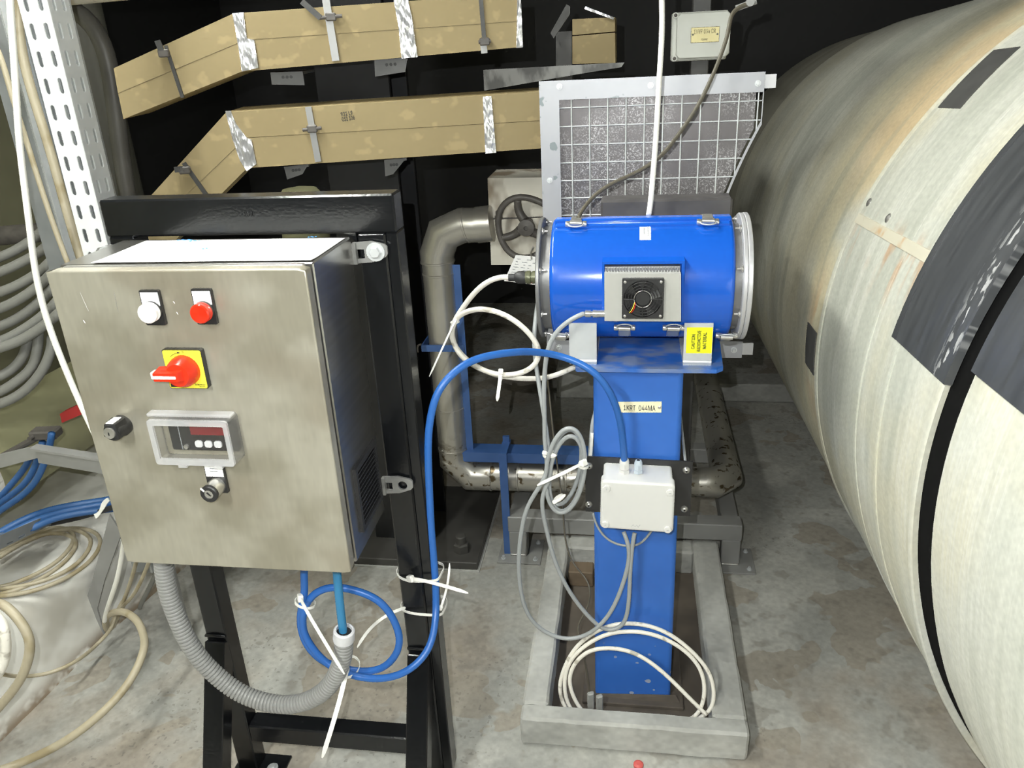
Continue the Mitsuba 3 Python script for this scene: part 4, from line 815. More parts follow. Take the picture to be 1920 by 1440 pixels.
def strap(t, p, q, w, m, clamp=None):
    P = DP; a, b = V(*P.uv(*p)), V(*P.uv(*q)); n = unit(V(-(b - a)[1], (b - a)[0])) * w / 2
    k = put(t, 'strap', P.prism([a - n, b - n, b + n, a + n], -.0048, .001), m, label='steel clamping strap' if m == 'strap_steel' else 'dark clamping strap')
    if clamp:
        c = V(*P.uv(*clamp)); d = unit(b - a)
        put(k, 'buckle', cat(obox(P.pt(*c, -.009), (P.u, P.n, P.v), (.011, .005, .008), .002), cyl(P.pt(*(c + n * 3), -.010), P.pt(*(c - n * 3), -.010), .004, 10)), 'iron')
strap(d1, (578, 200), (597, 303), .014, 'strap_steel', (586, 241)); strap(d1, (345, 305), (392, 372), .009, 'rack_steel', (349, 318))
strap(d2, (611, -2), (630, 114), .016, 'strap_steel', (621, 32)); strap(d2, (311, 85), (343, 183), .007, 'rack_steel', (309, 100))
strap(d2, (901, -5), (908, 78), .009, 'rack_steel', (908, 78)); strap(d2, (906, 83), (908, 100), .014, 'strap_steel')
for t, p, q in ((d2, (567, 3), (602, 34)), (d2, (298, 76), (306, 96)), (d1, (330, 317), (346, 315))):
    P = DP; put(t, 'clamp_tail', obox(P.pt(*((V(*P.uv(*p)) + V(*P.uv(*q))) / 2), -.012), (V(*(P.pt(*P.uv(*q)) - P.pt(*P.uv(*p)))), P.n, np.cross(P.n, P.pt(*P.uv(*q)) - P.pt(*P.uv(*p)))), (np.linalg.norm(P.pt(*P.uv(*q)) - P.pt(*P.uv(*p))) / 2, .002, .006)), 'rack_steel')
a, b = DP.uv(650, 213); a2, b2 = DP.uv(653, 222)
put(d1, 'handwriting', cat(DP.text('932 L9', .0085, a, b, -.0003, .10, fit=.026, bold=True), DP.text('032 106', .0085, a2, b2, -.0003, .10, fit=.029, bold=True)), 'ink', label='handwritten marks 932 L9 032 106')
# brackets under the ducts
def bracket(pix, Y, depth, m, label, name='support_bracket'):
    return one(name, Plane((0, Y, 0)).px(pix, 0, depth), m, label, 'bracket')
bk = Plane((-.87, 1.75, 0), .26)
for pix, lab in ((((531, 314), (577, 309), (566, 328), (537, 338)), 'small drilled angle bracket under the lower duct, left one'), (((720, 301), (762, 297), (737, 328), (722, 332)), 'small drilled angle bracket under the lower duct, right one'),
                 (((505, 136), (566, 134), (570, 160), (508, 159)), 'dark channel bracket under the upper duct beside the first foil tape'), (((701, 112), (764, 108), (760, 135), (703, 144)), 'dark channel bracket under the upper duct beside the middle foil tape')):
    t = thing('support_bracket', lab, 'bracket', 'brackets under the ducts')
    put(t, 'face', bk.px(pix, .012, .017), 'rack_steel'); q = on(bk, pix)
    put(t, 'arm', bk.prism([q[0], q[1], (q[1][0], q[1][1] - .006), (q[0][0], q[0][1] - .006)], .012, .25), 'rack_steel')
    for f in (.25, .5, .75):
        c = np.mean(q, 0) * .5 + .5 * np.array(lerp(q[0], q[1], f)); put(t, 'hole', cyl(bk.pt(c[0], c[1] - .004, .0117), bk.pt(c[0], c[1] - .004, .0119), .0035, 10), 'ink')
one('support_rail', bk.px(((560, 314), (735, 305), (735, 309), (560, 318)), .10, .14), 'rack_steel', 'thin dark rail joining the two brackets under the lower duct', 'rail')
one('cantilever_arm', Plane((0, 1.98, 0)).px(((906, 131), (1171, 117), (1165, 126), (1085, 139), (1000, 154), (908, 170)), 0, .008), 'mottled_steel', 'mottled grey tapering steel arm pointing right above the mesh guard', 'steel arm')
fd = thing('cable_duct', 'short dim board clad duct end in the dark above the mesh guard', 'cable duct')
FP = Plane((0, 2.35, 0))
put(fd, 'board', FP.px(((1073, 36), (1153, 32), (1153, 59), (1073, 66)), 0, .2), 'board'); put(fd, 'board', FP.px(((1073, 68), (1153, 61), (1154, 118), (1073, 120)), 0, .2), 'board')
put(fd, 'foil_tape', FP.px(((1098, 12), (1152, 33), (1150, 37), (1096, 17)), -.01, .02), 'foil_tape')
rs = thing('rack_post', 'dark steel post with diagonal strut between the two ducts and the white box', 'post')
put(rs, 'post', Plane((0, 2.45, 0)).px(((1042, 60), (1072, 58), (1073, 330), (1044, 330)), 0, .06), 'rack_steel')
put(rs, 'strut', Plane((0, 2.42, 0)).px(((1062, 8), (1069, 12), (1069, 26), (1038, 72), (1032, 62)), 0, .01), 'rack_steel')

# ------------------------------------------------------------------ column with base plate and nut
col = thing('steel_column', 'black H section steel column with bolted base plate behind the stand', 'column', 'steel columns')
for y0 in (2.10, 2.27): put(col, 'flange', rbox((-.812, y0, .03), (-.618, y0 + .014, 2.65), .001), 'column_black')
put(col, 'web', rbox((-.721, 2.11, .03), (-.711, 2.275, 2.65)), 'column_black')
put(col, 'base_plate', rbox((-.86, 1.985, .004), (-.457, 2.44, .030), .002), 'plate_black')
put(col, 'grout', rbox((-.875, 1.978, 0), (-.45, 2.45, .005)), 'raw_concrete')
nb = onz(865, 1022, .05)
n_ = put(col, 'nut', cat(lathe([(0, .0), (.026, .0), (.026, .026), (.022, .030), (0, .030)], (nb[0], nb[1], .030), (0, 0, 1), 6), lathe([(0, .03), (.016, .03), (.016, .052), (.013, .055), (0, .055)], (nb[0], nb[1], .030), (0, 0, 1), 20)), 'plate_black', 30, label='large hexagon nut on its bolt')
col2 = thing('steel_column', 'second dark steel column far behind, left of the pipe elbow', 'column', 'steel columns')
put(col2, 'flange', rbox((-1.02, 2.95, 0), (-.80, 2.965, 2.65)), 'column_black'); put(col2, 'web', rbox((-.915, 2.96, 0), (-.905, 3.2, 2.65)), 'column_black')
ba = onz(1044, 748); bb = onz(1150, 748)
one('concrete_block', rbox((ba[0], ba[1], 0), (bb[0] + .25, ba[1] + .3, .15), .01), 'raw_concrete', 'dim concrete block on the floor far behind the left side of the pedestal', 'block')

# ------------------------------------------------------------------ silver lagged pipe
pp = thing('lagged_pipe', 'silver metal jacketed pipe with mitred elbows running down and to the right', 'pipe')
R1 = .0455; PY = 2.15
vt = at(816, 440, PY); vb = at(851, 845, PY); hl = at(893, 891, PY); hr = at(1350, 905, PY)
vx = (vt[0] + vb[0]) / 2; zt_, zb_ = vt[2], vb[2]; hz = hl[2]; uz = at(880, 425, PY)[2] + .004
def seg(p0, p1, r, name='jacket', m='pipe_jacket'): return put(pp, name, lathe([(0, 0), (r, 0), (r, np.linalg.norm(np.subtract(p1, p0))), (0, np.linalg.norm(np.subtract(p1, p0)))], p0, np.subtract(p1, p0), 40), m, 30)
def bead(p, ax, r): put(pp, 'seam_band', lathe([(r - .001, -.004), (r + .0018, -.002), (r + .0018, .002), (r - .001, .004)], p, ax, 40), 'pipe_jacket', 30)
def mitre(pts, r, name='elbow'):       # a segmented elbow: mitred tube
    v, f, n = [], [], 40; P_ = [np.asarray(p, float) for p in pts]; ang = np.arange(n) * 2 * np.pi / n
    d = [unit(P_[i + 1] - P_[i]) for i in range(len(P_) - 1)]; nrm = unit(np.cross(d[0], d[-1]))
    for i, p in enumerate(P_):
        a = d[max(i - 1, 0)]; b = d[min(i, len(d) - 1)]; bis = unit(a + b); s = np.cross(nrm, bis); k = 1 / max(.3, bis @ a)
        v += [p + r * (math.cos(t) * s * k + math.sin(t) * nrm) for t in ang]
    for i in range(len(P_) - 1):
        for j in range(n): a, b = i * n + j, i * n + (j + 1) % n; f += [[a, b, b + n], [a, b + n, a + n]]
    m = trimesh.Trimesh(np.array(v), f, process=False)
    if m.volume < 0: m.invert()
    put(pp, name, m, 'pipe_jacket', 30)
seg((vx, PY, zb_ + .0), (vx, PY, uz - .10), R1)
for q in (512, 762, 838): bead((vx, PY, at(830, q, PY)[2]), (0, 0, 1), R1)
mitre([(vx, PY, uz - .105), (vx, PY, uz - .078), (vx + .023, PY, uz - .023), (vx + .078, PY, uz), (vx + .125, PY, uz)], R1 + .002)
for p, ax in (((vx, PY, uz - .10), (0, 0, 1)), ((vx + .088, PY, uz), (1, 0, .2)), ((vx + .125, PY, uz), (1, 0, 0))): bead(p, ax, R1 + .002)
seg((vx + .12, PY, uz), (-.38, PY, uz + .004), R1 + .004)
mitre([(vx, PY, zb_ + .005), (vx, PY, hz + .055), (vx + .050, PY, hz), (vx + .115, PY, hz)], R1 + .001)
for p, ax in (((vx, PY, hz + .055), (.4, 0, 1)), ((vx + .05, PY, hz), (1, 0, .4)), ((vx + .115, PY, hz), (1, 0, 0))): bead(p, ax, R1 + .001)
ex = .29
seg((vx + .11, PY, hz), (ex - .06, PY, hz), R1)
mitre([(ex - .06, PY, hz), (ex - .035, PY, hz), (ex + .005, PY + .04, hz), (ex + .005, PY + .10, hz)], R1 + .001)
seg((ex + .005, PY + .095, hz), (ex + .005, 3.3, hz), R1)
for x in (-.34, -.19, .05): bead((x, PY, hz), (1, 0, 0), R1)
for q in ((829, 845), (852, 873), (876, 890)):
    a = at(*q, PY - R1); put(pp, 'rivet', screw((a[0], PY - R1 + .0005, a[2]), (0, -1, 0), .003, .002), 'bright_steel', 30)

bf = thing('pipe_support', 'blue painted angle iron frame holding the silver pipe', 'pipe support')
bx = at(868, 700, PY + .0)[0]
put(bf, 'upright', cat(rbox((bx - .017, PY - .01, .315), (bx + .017, PY - .006, .925)), rbox((bx - .017, PY - .01, .315), (bx - .013, PY + .04, .925))), 'frame_blue')
zs = at(820, 642, PY)[2]
put(bf, 'strap', cat(rbox((vx - R1 - .012, PY - R1 - .006, zs - .010), (bx + .02, PY - R1 - .002, zs + .010)), rbox((vx - R1 - .012, PY - R1 - .004, zs - .010), (vx - R1 - .008, PY + .04, zs + .010))), 'frame_blue')
put(bf, 'hook', tube(spline([(vx - R1 - .012, PY - R1, zs + .01), (vx - R1 - .022, PY - R1, zs + .006), (vx - R1 - .024, PY - R1, zs - .014)], 10), .003, 6), 'iron', True)
zr = at(980, 857, PY - .02)[2]
put(bf, 'rail', cat(rbox((bx - .017, PY - .03, zr - .016), (.10, PY - .026, zr + .016)), rbox((bx - .017, PY - .03, zr + .013), (.10, PY + .03, zr + .017))), 'frame_blue')
hx = at(943, 870, PY - .07)[0]
put(bf, 'clip', cat(rbox((hx - .011, PY - .075, .0), (hx + .013, PY - .067, at(943, 850, PY - .07)[2])), rbox((hx - .011, PY - .075, at(943, 850, PY - .07)[2] - .006), (hx + .013, PY + .02, at(943, 850, PY - .07)[2] + .002)), rbox((hx - .009, PY + .0, at(943, 850, PY - .07)[2] - .003), (hx + .011, PY + .01, at(943, 850, PY - .07)[2] + .02))), 'frame_blue')

# valve with lagging box, handwheel and tag
VB = Plane((0, 2.18, 0)); vv = thing('valve_box', 'stained white sheet metal valve box at the end of the silver pipe', 'valve box')
vq = [VB.uv(*q) for q in ((914, 334), (1040, 332), (1042, 497), (921, 497))]
put(vv, 'cover', VB.prism(vq, 0, .16), 'dirty_white')
put(vv, 'cover_seam', VB.px(((917, 409), (1040, 405), (1040, 407.5), (917, 412)), -.0012, .001), 'iron')
a, b = VB.uv(935, 402); put(vv, 'catch', cat(obox(VB.pt(a, b, -.006), ((1, 0, 0), (0, 1, 0), (0, 0, 1)), (.007, .006, .012), .002), cyl(VB.pt(a - .010, b - .006, -.008), VB.pt(a + .010, b - .006, -.008), .004, 10)), 'iron')
hw = thing('handwheel', 'black cast iron handwheel in front of the stained white valve box', 'handwheel')
HP = Plane((0, 2.10, 0)); hc = V(*HP.uv(987, 426)); HR = .079
tq = np.linspace(0, 2 * math.pi, 61)
rim = np.array([HP.pt(hc[0] + HR * (1 + .05 * math.cos(3 * t - .5)) * math.cos(t), hc[1] + HR * 1.02 * (1 + .05 * math.cos(3 * t - .5)) * math.sin(t), 0) for t in tq])
put(hw, 'rim', tube(rim, .0085, 12), 'iron', True)
for i in range(3):
    t = math.radians((105, 200, 312)[i]); c_ = V(math.cos(t), math.sin(t)); s_ = V(-math.sin(t), math.cos(t))
    put(hw, 'spoke', tube(spline([HP.pt(*(hc + c_ * .018), .004), HP.pt(*(hc + c_ * .045 + s_ * .008), .008), HP.pt(*(hc + c_ * HR * .97), 0)], 14), np.linspace(.0125, .009, 14), 10), 'iron', True)
put(hw, 'hub', lathe([(.006, -.012), (.019, -.012), (.022, -.006), (.022, .012), (.006, .014), (.006, -.012)], HP.pt(*hc, 0), (0, -1, 0), 28), 'iron', 35)
put(hw, 'spindle', cyl(HP.pt(*hc, -.006), HP.pt(*hc, .09), .0085, 16), 'iron', 30)
tg = thing('paper_tag', 'white inspection tag with red edge hanging from the handwheel', 'tag')
TP = Plane((0, 2.055, 0)); tq4 = [TP.uv(*q) for q in ((967, 478), (1035, 484), (1026, 537), (945, 527))]
put(tg, 'card', TP.prism(tq4, 0, .0008), 'paper')
rng = random.Random(5)
for r in range(7):
    a0, a1 = V(*lerp(tq4[0], tq4[3], .15 + .10 * r)), V(*lerp(tq4[1], tq4[2], .15 + .10 * r)); ms = []; f = .08
    while f < .85:
        w_ = rng.uniform(.05, .14); p, q = a0 + (a1 - a0) * f, a0 + (a1 - a0) * min(f + w_, .9); ms.append(TP.prism([p, q, q + V(0, .0018), p + V(0, .0018)], -.0005, .0)); f += w_ + rng.uniform(.04, .2)
    put(tg, 'print_line', cat(*ms), 'ink_grey')
put(tg, 'red_edge', TP.prism([lerp(tq4[3], tq4[0], .05), lerp(tq4[2], tq4[1], .05), lerp(tq4[2], tq4[1], .13), lerp(tq4[3], tq4[0], .13)], -.0006, 0), 'ink_red', label='red band along the lower edge')
put(tg, 'wire', tube(spline([TP.pt(*TP.uv(997, 486), -.001), TP.pt(*TP.uv(996, 480), -.003), HP.pt(*HP.uv(997, 470), -.012), HP.pt(*HP.uv(1000, 463), .005)], 20), .0022, 6), 'bright_steel', True)

# grey tubular bench frame behind the pedestal
bn = thing('tube_frame', 'low grey square tube frame on foot plates behind the pedestal', 'steel frame')
bz1 = at(1150, 977, 2.07)[2]; bl_, br_ = at(953, 1000, 2.07)[0], at(1392, 1000, 2.07)[0]
put(bn, 'beam', rbox((bl_, 2.07, bz1 - .055), (br_, 2.125, bz1), .003), 'grey_paint'); put(bn, 'beam', rbox((bl_, 2.55, bz1 - .055), (br_, 2.605, bz1), .003), 'grey_paint')
for x0 in (bl_ + .002, br_ - .057):
    lg = put(bn, 'leg', rbox((x0, 2.071, .006), (x0 + .055, 2.124, bz1 - .054), .003), 'grey_paint')
    put(lg, 'foot_plate', rbox((x0 - .035, 2.03, 0), (x0 + .10, 2.16, .006), .001), 'grey_paint')
    put(lg, 'weld_bead', tube(spline([(x0 + .002, 2.0695, .008), (x0 + .053, 2.0695, .008)], 8), .003, 6), 'bright_steel', True)
    for sx, sy in ((-.018, 2.05), (.082, 2.05), (-.018, 2.14), (.082, 2.14)): put(lg, 'anchor_bolt', hexbolt((x0 + sx, sy, .006), (0, 0, 1), .005, .010), 'zinc', 30)
for x0 in (bl_ + .002, br_ - .057): put(bn, 'side_rail', rbox((x0, 2.12, bz1 - .054), (x0 + .05, 2.56, bz1 - .001), .003), 'grey_paint')

# ------------------------------------------------------------------ left side: slotted upright, channel, pipes
def slotted(lo_x, hi_x, Yp, rows, z0, z1, pitch_, w, h, off):
    P = sbox(lo_x, z0, hi_x, z1); holes = []
    for f in rows:
        x = lo_x + (hi_x - lo_x) * f; z = z0 + off
        while z < z1 - h:
            holes.append(sbox(x - w / 2, z + w / 2, x + w / 2, z + h - w / 2).buffer(w / 2 * .0).union(Point(x, z + w / 2).buffer(w / 2, quad_segs=4)).union(Point(x, z + h - w / 2).buffer(w / 2, quad_segs=4))); z += pitch_
    from shapely import union_all
    return P.difference(union_all(holes))
su = thing('slotted_upright', 'bright galvanised slotted angle upright beside the steel cabinet', 'upright')
ux0, ux1 = at(35, 0, 1.3)[0], at(92, 0, 1.3)[0] - .0
ux1 = (ux1 + at(202, 470, 1.3)[0]) / 2; ux0 = (ux0 + at(152, 470, 1.3)[0]) / 2
sp = (at(150, 262 / 6., 1.3)[2] - at(150, 895 / 6., 1.3)[2]) / 2
zoff = (at(67, 452 / 6., 1.3)[2]) % sp
f1 = slotted(ux0, ux1, 1.3, (.25, .73), .72, 2.64, sp, .0080, sp * .60, (zoff - .72) % sp)
put(su, 'front_flange', Plane((0, 1.3, 0)).prism(f1, 0, .0022), 'fresh_zinc')
S2_ = Plane((ux1, 1.3, 0), math.pi / 2)
f2 = slotted(0, ux1 - ux0, 0, (.27, .73), .72, 2.64, sp, .0080, sp * .60, (zoff - .72) % sp)
m = S2_.prism(f2, 0, .0022); put(su, 'side_flange', m, 'zinc')
put(su, 'ceiling_plate', rbox((ux0 - .02, 1.28, 2.64), (ux1 + .03, 1.39, 2.65)), 'zinc')
ch = thing('galvanised_channel', 'dull galvanised steel channel running up behind the slotted upright', 'channel')
CHP = Plane((0, 1.62, 0))
c_ = [at(x, y, 1.62)[0] for x, y in ((70, 100), (135, 100))]
put(ch, 'web', rbox((c_[0], 1.62, .28), (c_[1] + .02, 1.626, 2.6)), 'dull_zinc'); put(ch, 'lip', rbox((c_[0], 1.59, .28), (c_[0] + .005, 1.626, 2.6)), 'dull_zinc'); put(ch, 'rib', rbox(((c_[0] + c_[1]) / 2 - .002, 1.612, .28), ((c_[0] + c_[1]) / 2 + .003, 1.622, 2.6)), 'dull_zinc')
xb = at(85, 400, 1.55)[0]
ch2 = thing('flat_steel_post', 'dull grey flat steel post left of the galvanised channel', 'post')
put(ch2, 'face', rbox((xb - .028, 1.55, .27), (xb + .024, 1.556, 2.6)), 'dull_zinc'); put(ch2, 'edge', rbox((xb + .020, 1.55, .27), (xb + .025, 1.59, 2.6)), 'zinc')
cg = at(200, 150, 1.9); one('bent_grey_pipe', tube(spline([at(140, 20, 1.9), at(170, 45, 1.9), at(195, 90, 1.9), at(212, 170, 1.9), at(222, 250, 1.9), at(238, 360, 1.9), at(262, 520, 1.9), at(290, 700, 1.9), V(-1.26, 1.9, .262)], 60),   .021, 14), 'dark_pipe_paint', 'dark grey bent steel pipe between the slotted upright and the ducts', 'pipe', smooth=True)
one('cream_pipe', lathe([(0, 0), (.085, 0), (.085, 1.02), (.06, 1.05), (0, 1.06)], (at(565, 380, 2.75)[0], 2.75, 0), (0, 0, 1), 32), 'cream_paint', 'dim cream standing pipe end seen below the lower duct behind the stand', 'pipe', smooth=30)
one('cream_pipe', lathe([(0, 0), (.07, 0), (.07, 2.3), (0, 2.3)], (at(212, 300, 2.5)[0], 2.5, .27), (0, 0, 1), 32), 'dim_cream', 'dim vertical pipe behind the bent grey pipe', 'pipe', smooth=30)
zc_ = at(600, 3, 1.75)[2]
one('ceiling_pipe', lathe([(0, 0), (.085, 0), (.085, 1.9), (0, 1.9)], (-1.35, 1.80, at(130, 12, 1.72)[2] + .090), (1, .13, .035), 40), 'cable_aged', 'pale lagged pipe running along the very top of the view', 'pipe', smooth=30)
rp = thing('cream_lagged_pipe', 'pale yellow pipe with a red label low on the left', 'pipe')
ra = at(160, 800, 1.95); 
put(rp, 'pipe_body', lathe([(0, 0), (.13, 0), (.13, 1.9), (0, 1.9)], (-1.86, .95, ra[2] - .03), (.08, 1, .02), 40), 'cream_paint', 30)
lq = Plane((0, ra[1] - .05, 0)); pq = [at(x, y, 1.80) for x, y in ((112, 776), (152, 757), (156, 777), (116, 793))]
put(rp, 'red_label', Plane((0, 1.79, 0)).px(((112, 776), (153, 757), (156, 776), (116, 793)), 0, .03), 'red_label', label='faded red label')
put(rp, 'grey_band', lathe([(.129, 0), (.134, .002), (.134, .10), (.129, .102)], V(-1.86, .95, ra[2] - .03) + unit(V(.08, 1, .02)) * .62, (.08, 1, .02), 40), 'cable_aged', 30)
ga = thing('angle_bar', 'grey steel angle bar crossing in front of the pale yellow pipe', 'angle bar')
put(ga, 'arm', Plane((0, 1.56, 0)).px(((66, 836), (260, 866), (262, 900), (72, 868)), 0, .006), 'grey_paint'); put(ga, 'arm', Plane((0, 1.56, 0)).px(((-220, 905), (68, 836), (74, 858), (-220, 938)), .001, .006), 'grey_paint')
put(ga, 'flange', Plane((0, 1.56, 0)).px(((66, 834), (260, 864), (260, 868), (66, 838)), -.02, .006), 'grey_paint')
put(ga, 'standoff', rbox((at(250, 870, 1.56)[0] - .012, 1.566, .0), (at(250, 870, 1.56)[0] + .012, 1.60, at(250, 880, 1.56)[2])), 'grey_paint')
bt = thing('corner_plate', 'bent grey steel plate standing against the end of the white plinth', 'steel plate')
cpx = [((205, 965), (228, 1000), (196, 1088), (172, 1092)), ((172, 1092), (196, 1088), (182, 1142), (156, 1140)), ((156, 1140), (182, 1142), (196, 1192), (168, 1196), (152, 1178))]
m = []
for (L, Y) in zip(cpx, (1.60, 1.60, 1.60)): m.append(Plane((0, Y, 0)).px(L, 0, .005))
put(bt, 'plate', cat(*m), 'grey_paint')
# slotted tray with blue cables
tr = thing('slotted_tray', 'grey slotted cable tray with blue cables crossing the white plinth', 'cable tray')
p0, p1 = at(-20, 1024, 1.40), at(95, 968, 1.62); psi = math.atan2(p1[1] - p0[1], p1[0] - p0[0]); TPn = Plane(p0, psi)
edge = [TPn.uv(*q) for q in ((-20, 1012), (90, 966), (96, 984), (-20, 1040))]
holes = [Polygon([TPn.uv(*q) for q in L]) for L in (((13, 1019), (26, 1013), (26, 1017), (13, 1024)), ((35, 1006), (48, 1000), (48, 1004), (35, 1011)), ((57, 994), (69, 987), (69, 991), (57, 998)), ((-4, 1030), (4, 1026), (4, 1030), (-4, 1034)))]
pol = Polygon(edge)
for h in holes: pol = pol.difference(h)
put(tr, 'side', TPn.prism(pol, 0, .002), 'dull_zinc'); put(tr, 'floor', TPn.prism([edge[3], edge[2], (edge[2][0], edge[2][1] + .003), (edge[3][0], edge[3][1] + .003)], 0, .09), 'dull_zinc')
one('rubber_strip', ribbon(spline([at(70, 985, 1.66), at(140, 972, 1.66), at(215, 950, 1.66)], 16), .014, .01), 'rubber_black', 'black rubber strip below the blue cables behind the white plinth', 'strip')

# ------------------------------------------------------------------ cables
def cable(name, pts, r, m, label, group=None, n=120, sides=10, kind='cable'):
    p = [at(*q) if len(q) == 3 and q[0] > 3 or q[0] < -9 else V(*q) for q in pts]
    return one(name, tube(spline(p, n), r, sides), m, label, kind, group, smooth=True)
def C(path, Y0, Y1=None):              # pixel path with the depth running from Y0 to Y1
    Y1 = Y0 if Y1 is None else Y1; L = len(path) - 1
    return [at(x, y, Y0 + (Y1 - Y0) * i / L) for i, (x, y) in enumerate(path)]
def wire_(name, pts, r, m, label, group=None, n=120, sides=10): return one(name, tube(spline(pts, n), r, sides), m, label, 'cable', group, smooth=True)
Q7 = lambda L: [(260 + x / 3, 1000 + y / 3) for x, y in L]
loopA = Q7([(932, 190), (932, 280), (930, 345), (912, 450), (915, 540), (950, 630), (1020, 705), (1100, 745), (1200, 770), (1290, 775), (1370, 755), (1440, 690), (1466, 600), (1430, 480), (1340, 375), (1210, 320), (1090, 305), (1000, 335), (950, 390), (926, 460), (930, 550), (975, 640), (1060, 730), (1180, 790), (1300, 815), (1430, 805), (1540, 752), (1622, 660), (1662, 540)])
up = Q7([(1672, 420), (1668, 250), (1648, 0)]) + [(806, 940), (803, 830), (808, 780), (822, 735), (850, 700), (890, 675), (950, 662), (1000, 660)]
right = [(1050, 668), (1100, 689), (1130, 716), (1152, 755), (1164, 800), (1169.5, 850)]
yA = np.concatenate([np.linspace(1.12, 1.13, 14), np.linspace(1.128, 1.12, 6), np.linspace(1.118, 1.105, 6), (1.112, 1.135, 1.165)])
pts = [at(x, y, Y) for (x, y), Y in zip(loopA, yA)] + [at(x, y, Y) for (x, y), Y in zip(up, (1.192, 1.208, 1.214, 1.214, 1.215, 1.22, 1.23, 1.25, 1.28, 1.32, 1.37))] + [at(x, y, Y) for (x, y), Y in zip(right, (1.40, 1.395, 1.395, 1.405, 1.425, 1.445))] + [V(GA[0], 1.452, ZT + .022)]
wire_('blue_cable', pts, .0068, 'cable_blue', 'long blue cable looping from under the cabinet over to the white junction box', n=420, sides=12)
wire_('blue_cable', C(Q7([(1113, 190), (1125, 330), (1140, 470), (1152, 570), (1155, 640)]), 1.085, 1.075), .0075, 'cable_petrol', 'short blue cable dropping from the cabinet into the grey conduit', n=40, sides=12)
# corrugated conduit
cp_ = spline(C(Q7([(138, 150), (150, 250), (175, 360), (215, 470), (270, 590), (350, 710), (450, 810), (560, 890), (680, 940), (800, 962), (900, 955), (990, 922), (1070, 858), (1120, 775), (1148, 690), (1154, 610), (1155, 560)]), 1.10, 1.075), 1100)
cd = thing('flexible_conduit', 'grey corrugated conduit hanging in a curve below the steel cabinet', 'conduit')
ph = np.linspace(0, 92, 1100) % 1.0; rr = .0172 - .0030 * np.exp(-np.square((ph - .5) / .13))
inner_ = .0130
tm = tube(cp_, rr, 24); put(cd, 'hose', tm, 'conduit_grey', True)
e1, e0 = cp_[-1], unit(cp_[-1] - cp_[-12])
put(cd, 'end_collar', lathe([(.0135, -.016), (.0190, -.016), (.0195, -.012), (.0188, .006), (.0165, .008), (.0140, .008), (.0135, -.016)], e1, e0, 32), 'collar_grey', 40, label='pale end collar')
put(cd, 'mouth', cyl(e1 - e0 * .002, e1 + e0 * .0006, .0142, 24), 'ink', label='dark mouth of the conduit')
# white signal cable left of the drum
wl = [(952, 520), (920, 526), (890, 549), (866, 580), (853, 602), (848, 622), (852, 645), (866, 668), (890, 686), (918, 698), (950, 703), (982, 697), (1003, 682), (1010, 660), (1001, 637), (976, 610), (942, 589), (906, 580), (880, 583), (862, 592), (851, 608), (848, 632), (860, 658), (886, 682), (922, 700), (960, 708), (1000, 710), (1032, 706), (1058, 697), (1080, 687)]
yl = np.r_[np.linspace(1.555, 1.52, 8), np.linspace(1.52, 1.50, 8), np.linspace(1.50, 1.53, 8), np.linspace(1.54, 1.60, 6)]
wp = [V(LCX[0] - .060, 1.555, LCX[2])] + [at(x, y, Y) for (x, y), Y in zip(wl[1:], yl[1:])]
wire_('white_cable', wp, .0056, 'cable_aged', 'white signal cable looping from the left end of the drum', n=300)
wire_('white_cable', [at(1242, -40, 1.74)] + C([(1241, 0), (1241, 60), (1236, 150), (1231, 240), (1225, 320), (1219, 385)], 1.72, 1.62) + [at(1216, 402, 1.605)], .0056, 'cable_white', 'white cable hanging straight down onto the top of the blue drum', n=80)
wire_('brown_cable', [at(1412, 4, 1.80), at(1395, 10, 1.79)] + C([(1375, 24), (1365, 60), (1345, 120), (1310, 195), (1270, 255), (1238, 293), (1190, 325), (1145, 346), (1112, 370)], 1.78, 1.62) + [V(TL1[0] + .004, DY - .03, lidz + .008)], .0042, 'cable_brown', 'thin brown cable slanting from upper right to the left drum latch', n=140, sides=8)
one('hanging_hook', cat(cyl(at(1380, 16, 1.80), at(1418, 2, 1.80), .006, 10), lathe([(0, 0), (.008, 0), (.008, .01), (0, .01)], at(1406, 4, 1.79), (0, -1, 0), 14)), 'grey_paint', 'short grey hanger holding the brown cable at the top of the view', 'hook', smooth=30)
# grey cables: down from the drum, coiled, and looping up into the junction box
g1 = [(1094, 590), (1075, 597), (1048, 618), (1030, 648), (1022, 690), (1020, 740), (1021, 790), (1022, 830)]
coil = lambda cx, cy, rx, ry, n, t0, t1, tilt: [(cx + rx * math.cos(t) * math.cos(tilt) - ry * math.sin(t) * math.sin(tilt), cy - (rx * math.cos(t) * math.sin(tilt) + ry * math.sin(t) * math.cos(tilt)) * -1 * -1) for t in np.linspace(t0, t1, n)]
def ell(cx, cy, rx, ry, t0, t1, n, lean=.0): return [(cx + rx * math.cos(t) + lean * ry * -math.sin(t), cy - ry * math.sin(t)) for t in np.linspace(t0, t1, n)]
